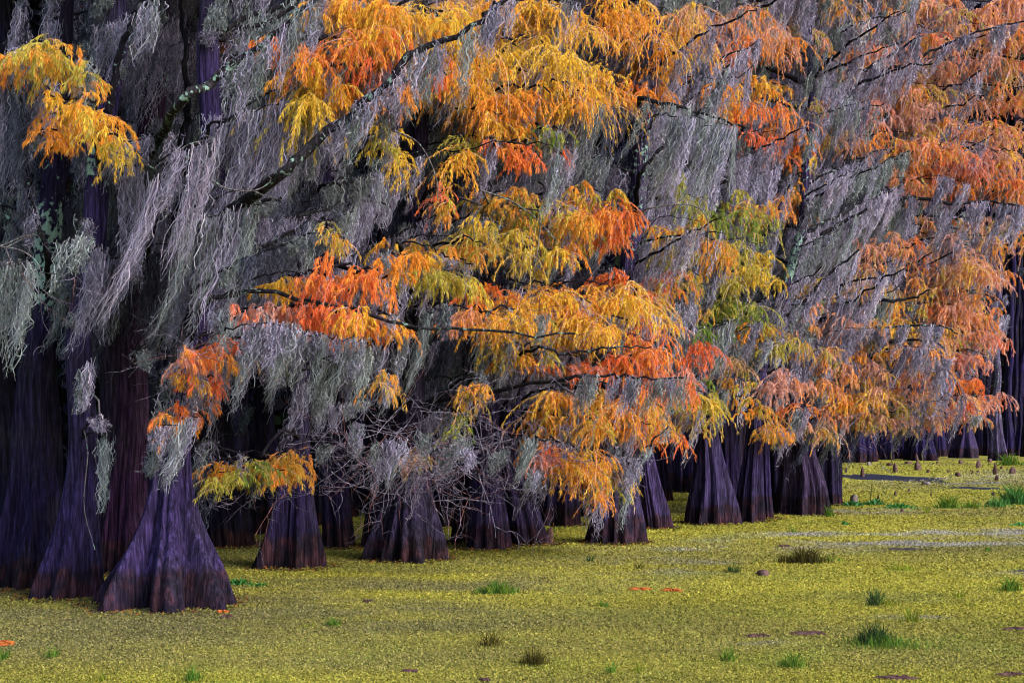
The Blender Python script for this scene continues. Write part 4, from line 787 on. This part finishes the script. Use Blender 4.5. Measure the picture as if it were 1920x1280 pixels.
KN = [(835, 1046, 14, 29, 'smooth dark blunt knee at the right foot of the broad black fluted base', M_KNEE, .8), (1030, 1018, 15, 31, 'brown pointed knee beside the left leaning trunk', M_KNEE, .6),
 (1601, 942, 13, 16, 'pale grey rounded knee among green sprigs right of the last near cypress', M_PALE, .9), (1431, 1078, 22, 11, 'low grey stub poking from open duckweed left of the brown grass clump', M_KNEE, .8),
 (1617, 893, 8, 19, 'tall orange brown knee at the left end of the dark pool', M_MAT, .4), (1679, 885, 9, 18, 'brown knee on the far bank above the middle of the dark pool', M_KNEE, .5),
 (1721, 881, 12, 15, 'stout dark knee near the far bank right of the middle of the pool', M_KNEE, .7), (1720, 866, 5, 16, 'slim dark knee rising behind the stout dark one', M_KNEE, .3), (1796, 893, 9, 9, 'reddish dumpy knee alone in pale duckweed', M_MAT, .7),
 (1834, 877, 9, 16, 'dark bluish knee in front of the wide skirted far cypress', M_KNEE, .5), (1801, 869, 8, 7, 'small dark lump near the roots of the wide skirted far cypress', M_KNEE, .8), (1898, 888, 11, 14, 'bulky dark blue knee near the right edge above the green grass', M_KNEE, .8),
 (1866, 889, 8, 22, 'tall reddish knee with a second one before it', M_MAT, .3), (1869, 901, 7, 12, 'short reddish knee in front of the tall reddish one', M_MAT, .5), (1738, 908, 12, 6, 'low grey hump with a chip beside it in pale weed', M_PALE, .9), (1731, 908, 4, 7, 'tiny stub touching the low grey hump', M_KNEE, .4),
 (1679, 928, 6, 8, 'small brown point in the weed below the pool, left end of its line', M_KNEE, .3), (1647, 936, 4, 10, 'thin reddish spike below the left part of the pool', M_MAT, .2), (1704, 921, 5, 6, 'small brown point nearest under the pool', M_KNEE, .4), (1746, 930, 3, 9, 'thin dark green tinted spike in the weed', M_KNEE, .2),
 (1862, 930, 7, 9, 'brown knee left of the green grass at the right edge', M_MAT, .5), (1883, 933, 5, 6, 'dark little knee within the edge of the green grass', M_KNEE, .5), (1853, 945, 6, 7, 'dark stub below the brown knee by the green grass', M_KNEE, .5), (1691, 960, 6, 8, 'reddish stub among the sprigs in the middle of the right hand weed', M_MAT, .5),
 (1740, 886, 6, 7, 'little reddish knee just right of the stout dark one', M_MAT, .6), (1778, 885, 4, 5, 'tiny dark point left of the reddish dumpy knee', M_KNEE, .4), (1823, 888, 3, 7, 'needle thin dark spike left of the dark bluish knee', M_KNEE, .2), (1834, 886, 5, 5, 'tiny lump at the foot of the dark bluish knee', M_KNEE, .6), (1878, 879, 5, 6, 'small dark knee behind the tall reddish one', M_KNEE, .5), (1668, 873, 10, 6, 'flat reddish hump on the far bank left of the brown knee', M_MAT, .8), (1703, 869, 13, 5, 'flat dark hump on the far bank in the middle', M_KNEE, .8), (1587, 884, 4, 9, 'forked looking dark stub right beside the last near cypress', M_KNEE, .2), (1629, 872, 8, 7, 'pale tipped stub below the left end of the distant row', M_PALE, .6),
 (1758, 868, 5, 4, 'speck of dark wood by the far bank left of the wide skirted cypress', M_KNEE, .5), (1856, 866, 8, 7, 'dark lump left of the foot of the tall pale far cypress', M_KNEE, .6)]
for i, (x, y, w_, h_, lb, mt, bl) in enumerate(KN): knee(x, y, w_, h_, lb, mt, bl, i)

DB = [(1512, 1188, 80, 4, 'long dark brown rotting mat floating in the near weed', 'floating debris', M_MAT), (1420, 1193, 50, 3.5, 'thin dark sliver of bark left of the long brown mat', 'floating debris', M_MAT), (1680, 1272, 80, 5, 'dark purple mat at the bottom edge of the picture', 'floating debris', M_MAT),
      (1895, 1266, 50, 4, 'dark mat in the bottom right corner', 'floating debris', M_MAT), (1905, 1180, 40, 4, 'purple brown mat at the right edge above the corner one', 'floating debris', M_MAT), (1470, 1024, 26, 3, 'small dark mat behind the brown grass clump', 'floating debris', M_MAT),
      (425, 1157, 26, 3, 'dark scrap floating before the foremost cypress', 'floating debris', M_MAT), (690, 1128, 26, 3, 'dark scrap in the weed below the broad black fluted base', 'floating debris', M_MAT), (770, 1260, 26, 3, 'small dark scrap near the bottom edge left of centre', 'floating debris', M_MAT), (910, 1276, 20, 3, 'dark scrap on the bottom edge at the centre', 'floating debris', M_MAT),
      (1200, 1105, 36, 5, 'long orange patch of fallen needles, left of a pair', 'fallen needles', M_LITTER), (1260, 1107, 32, 6, 'rusty orange patch of fallen needles, right and darker of a pair', 'fallen needles', M_LITTER), (10, 1207, 40, 8, 'orange fallen needles cut by the left edge', 'fallen needles', M_LITTER), (418, 1148, 24, 4, 'orange fallen needles before the foremost cypress', 'fallen needles', M_LITTER)]
for i, (x, y, w_, h_, lb, ct, mt) in enumerate(DB):
    G = flat_patch('x', mt, x, y, w_, h_, .006, 50 + i, .012)
    tag(G.build('floating_debris' if ct[0] == 'f' and 'debris' in ct else 'fallen_needles', mt, None), lb, ct)

def grass(px, py, wpx, hpx, n, cols, label, seed, leafy=False, group='grass tufts in the duckweed'):
    r = np.random.default_rng(seed); D = base_D(py); s = D / F; p = pix(D); c0 = np.array([(px - 960) * s, D, 0]); G = Geo()
    o = np.stack([r.normal(0, wpx * s * .24, n), r.normal(0, max(.05, wpx * s * .12), n), np.full(n, -.01)], 1); o[:, 0] = np.clip(o[:, 0], -wpx * s * .6, wpx * s * .6)
    edge = np.exp(-(o[:, 0] / (wpx * s * .33)) ** 2)
    h = 1.35 * hpx * s * r.uniform(.35, 1.05, n) * (.4 + .6 * edge)
    if leafy: h *= .8
    d = np.stack([r.normal(0, .30, n), r.normal(0, .30, n), np.ones(n)], 1); m = o + d * (h * .55)[:, None]; e = m + (d * [1.9, 1.9, .75]) * (h * .45)[:, None]
    hwid = np.full(n, max(.0035, .42 * p)) * (2.3 if leafy else 1)
    cc = np.array(cols)[r.integers(0, len(cols), n)] * r.uniform(.45, 1.0, (n, 1))
    G.strips(np.stack([o, m, e], 1), np.stack([hwid * (.5 if leafy else 1), hwid * (1.2 if leafy else .9), hwid * .2], 1), unit(r.normal(size=(n, 3)) * [1, .6, .1]), cc)
    ob = G.build('broadleaf_plant' if leafy else 'grass_tuft', M_GRASS); ob.location = c0
    tag(ob, label, 'water plant' if leafy else 'grass tuft', 'low leafy water plants' if leafy else group)
GR = [(.10, .23, .03), (.07, .16, .03), (.17, .24, .03)]; BR = [(.075, .06, .018), (.05, .05, .02), (.13, .11, .02)]; DG = [(.04, .09, .03), (.07, .13, .03), (.03, .05, .03)]; YG = [(.20, .26, .03), (.26, .28, .03), (.12, .2, .02)]; BG = [(.06, .19, .05), (.10, .24, .06)]
TU = [(1512, 1055, 85, 30, 330, BR, 'large dark brown grass clump in the middle distance'), (1560, 1052, 60, 12, 60, GR, 'short green blades trailing right of the large brown clump'), (1470, 1052, 50, 14, 60, BR, 'sparse olive blades left of the large brown clump'),
 (1374, 1073, 26, 20, 60, DG, 'small dark green tuft left of the low grey stub'), (1640, 1207, 90, 42, 260, DG, 'dark tall tuft in a wide grassy patch near the bottom right'), (1665, 1212, 190, 24, 260, GR, 'wide sparse patch of bright blades round the dark tall tuft'),
 (1640, 1134, 34, 36, 80, DG, 'upright dark green tuft right of centre in the open weed'), (1662, 1134, 50, 14, 50, YG, 'short yellow green blades right of the upright dark tuft'), (1896, 1107, 50, 26, 120, GR, 'green tuft at the right edge in the middle of the weed'), (935, 1112, 90, 24, 240, GR, 'wide fresh green tuft in front of the purple faced trunk'),
 (905, 1112, 36, 12, 60, DG, 'darker blades at the left end of the wide fresh tuft'), (1710, 1165, 46, 30, 60, YG, 'tall thin yellow green blades above the wide grassy patch'), (1365, 1237, 28, 28, 80, GR, 'bright green tuft at the bottom right of centre'), (1487, 1250, 50, 30, 130, GR, 'green tuft below the long dark brown mat'), (1000, 1245, 60, 32, 170, BR, 'brown grass clump at the bottom centre'),
 (920, 1210, 50, 26, 80, BR, 'thin olive brown blades up and left of the bottom brown clump'), (1146, 1260, 20, 22, 50, GR, 'little green tuft at the bottom right of the brown clump'), (1196, 1258, 18, 22, 40, YG, 'little yellow green tuft beside the little green one'), (628, 1172, 34, 20, 80, GR, 'green tuft in the weed below the slim dark trunk'), (578, 1175, 30, 10, 30, YG, 'short blades left of the green tuft below the slim trunk'),
 (97, 1232, 16, 24, 50, GR, 'narrow green tuft near the left edge at the bottom'), (5, 1236, 20, 24, 50, GR, 'green tuft cut by the left edge'), (362, 1275, 30, 26, 90, GR, 'bright tuft on the bottom edge left'), (192, 1275, 14, 16, 30, YG, 'faint tuft on the bottom edge far left'), (1132, 1136, 36, 12, 50, GR, 'tiny low tuft below the orange needle patches'), (1107, 1052, 20, 14, 30, DG, 'tiny tuft in the weed before the stump shaped base'),
 (1198, 1066, 8, 16, 14, BR, 'few thin stalks behind the orange needle patches'), (1690, 1068, 80, 12, 70, YG, 'sparse low yellow green blades right of the large brown clump'), (1852, 1034, 12, 14, 20, GR, 'two thin green blades near the right edge'), (1795, 1120, 30, 14, 40, YG, 'faint tuft between the upright dark tuft and the right edge'), (1778, 952, 50, 24, 140, GR, 'bright green tuft in the far weed right of the pool'),
 (1905, 945, 80, 36, 330, BG, 'big fresh green stand of grass at the right edge far back'), (1870, 950, 60, 18, 120, BG, 'low grass at the left foot of the big fresh green stand'), (1820, 952, 40, 14, 70, GR, 'low green blades between the far bright tuft and the big stand'), (1737, 962, 10, 22, 18, YG, 'thin yellow green blades below the pool'), (1895, 872, 50, 22, 130, GR, 'grass under the far trees at the right edge'),
 (1555, 968, 20, 22, 50, GR, 'green blades at the right foot of the broad ribbed base'), (1480, 962, 14, 12, 30, GR, 'small sprig on the front of the broad ribbed base'), (1490, 998, 8, 16, 16, GR, 'single thin upright sprig before the broad ribbed base')]
for i, q in enumerate(TU): grass(*q, 200 + i)
LP = [(448, 1096, 60, 16, 90, 'clump of broad green leaves by the right root of the foremost cypress'), (485, 1098, 46, 9, 60, 'thin trail of green leaves right of the leafy clump'), (1600, 948, 50, 12, 130, 'green leafy patch around the pale grey knee'), (1640, 946, 40, 14, 90, 'green leafy sprigs right of the pale grey knee patch'), (1685, 952, 60, 12, 110, 'leafy green patch in front of the far bright tuft'), (1912, 985, 40, 8, 70, 'pale green leaves at the right edge below the big grass stand'), (1585, 984, 14, 12, 30, 'tiny leafy sprig alone right of the near group')]
for i, (x, y, w_, h_, n, lb) in enumerate(LP): grass(x, y, w_, h_, n, [(.05, .24, .04), (.12, .36, .14), (.04, .14, .03)], lb, 300 + i, True)
# thin reed stalks on the far bank
r = np.random.default_rng(9)
for i, (x, y, h_, lb) in enumerate([(1673, 868, 34, 'leaning green reed stalk on the far bank over the pool'), (1733, 866, 34, 'tall thin reed stalk by the far bank right of the pool'), (1748, 862, 26, 'short bent reed stalk right of the tall thin one'), (1632, 945, 46, 'long bare stalk rising beside the pale grey knee'), (1576, 920, 20, 'bent bare stalk at the right of the last near cypress'), (1661, 925, 18, 'curved short stalk below the middle of the pool')]):
    D = base_D(y); s = D / F; c0 = at(x, y, D); c0[2] = -.01
    G = Geo(); G.tube(smooth_path([np.zeros(3), np.array([r.normal(0, 3) * s, 0, h_ * .5 * s]), np.array([r.normal(2, 6) * s, 0, h_ * s])], 8), np.linspace(.6, .3, 8) * pix(D), (.12, .13, .05), 5)
    o = G.build('reed_stalk', M_LIMB); o.location = Vector(c0); tag(o, lb, 'reed', 'thin stalks on the far bank')
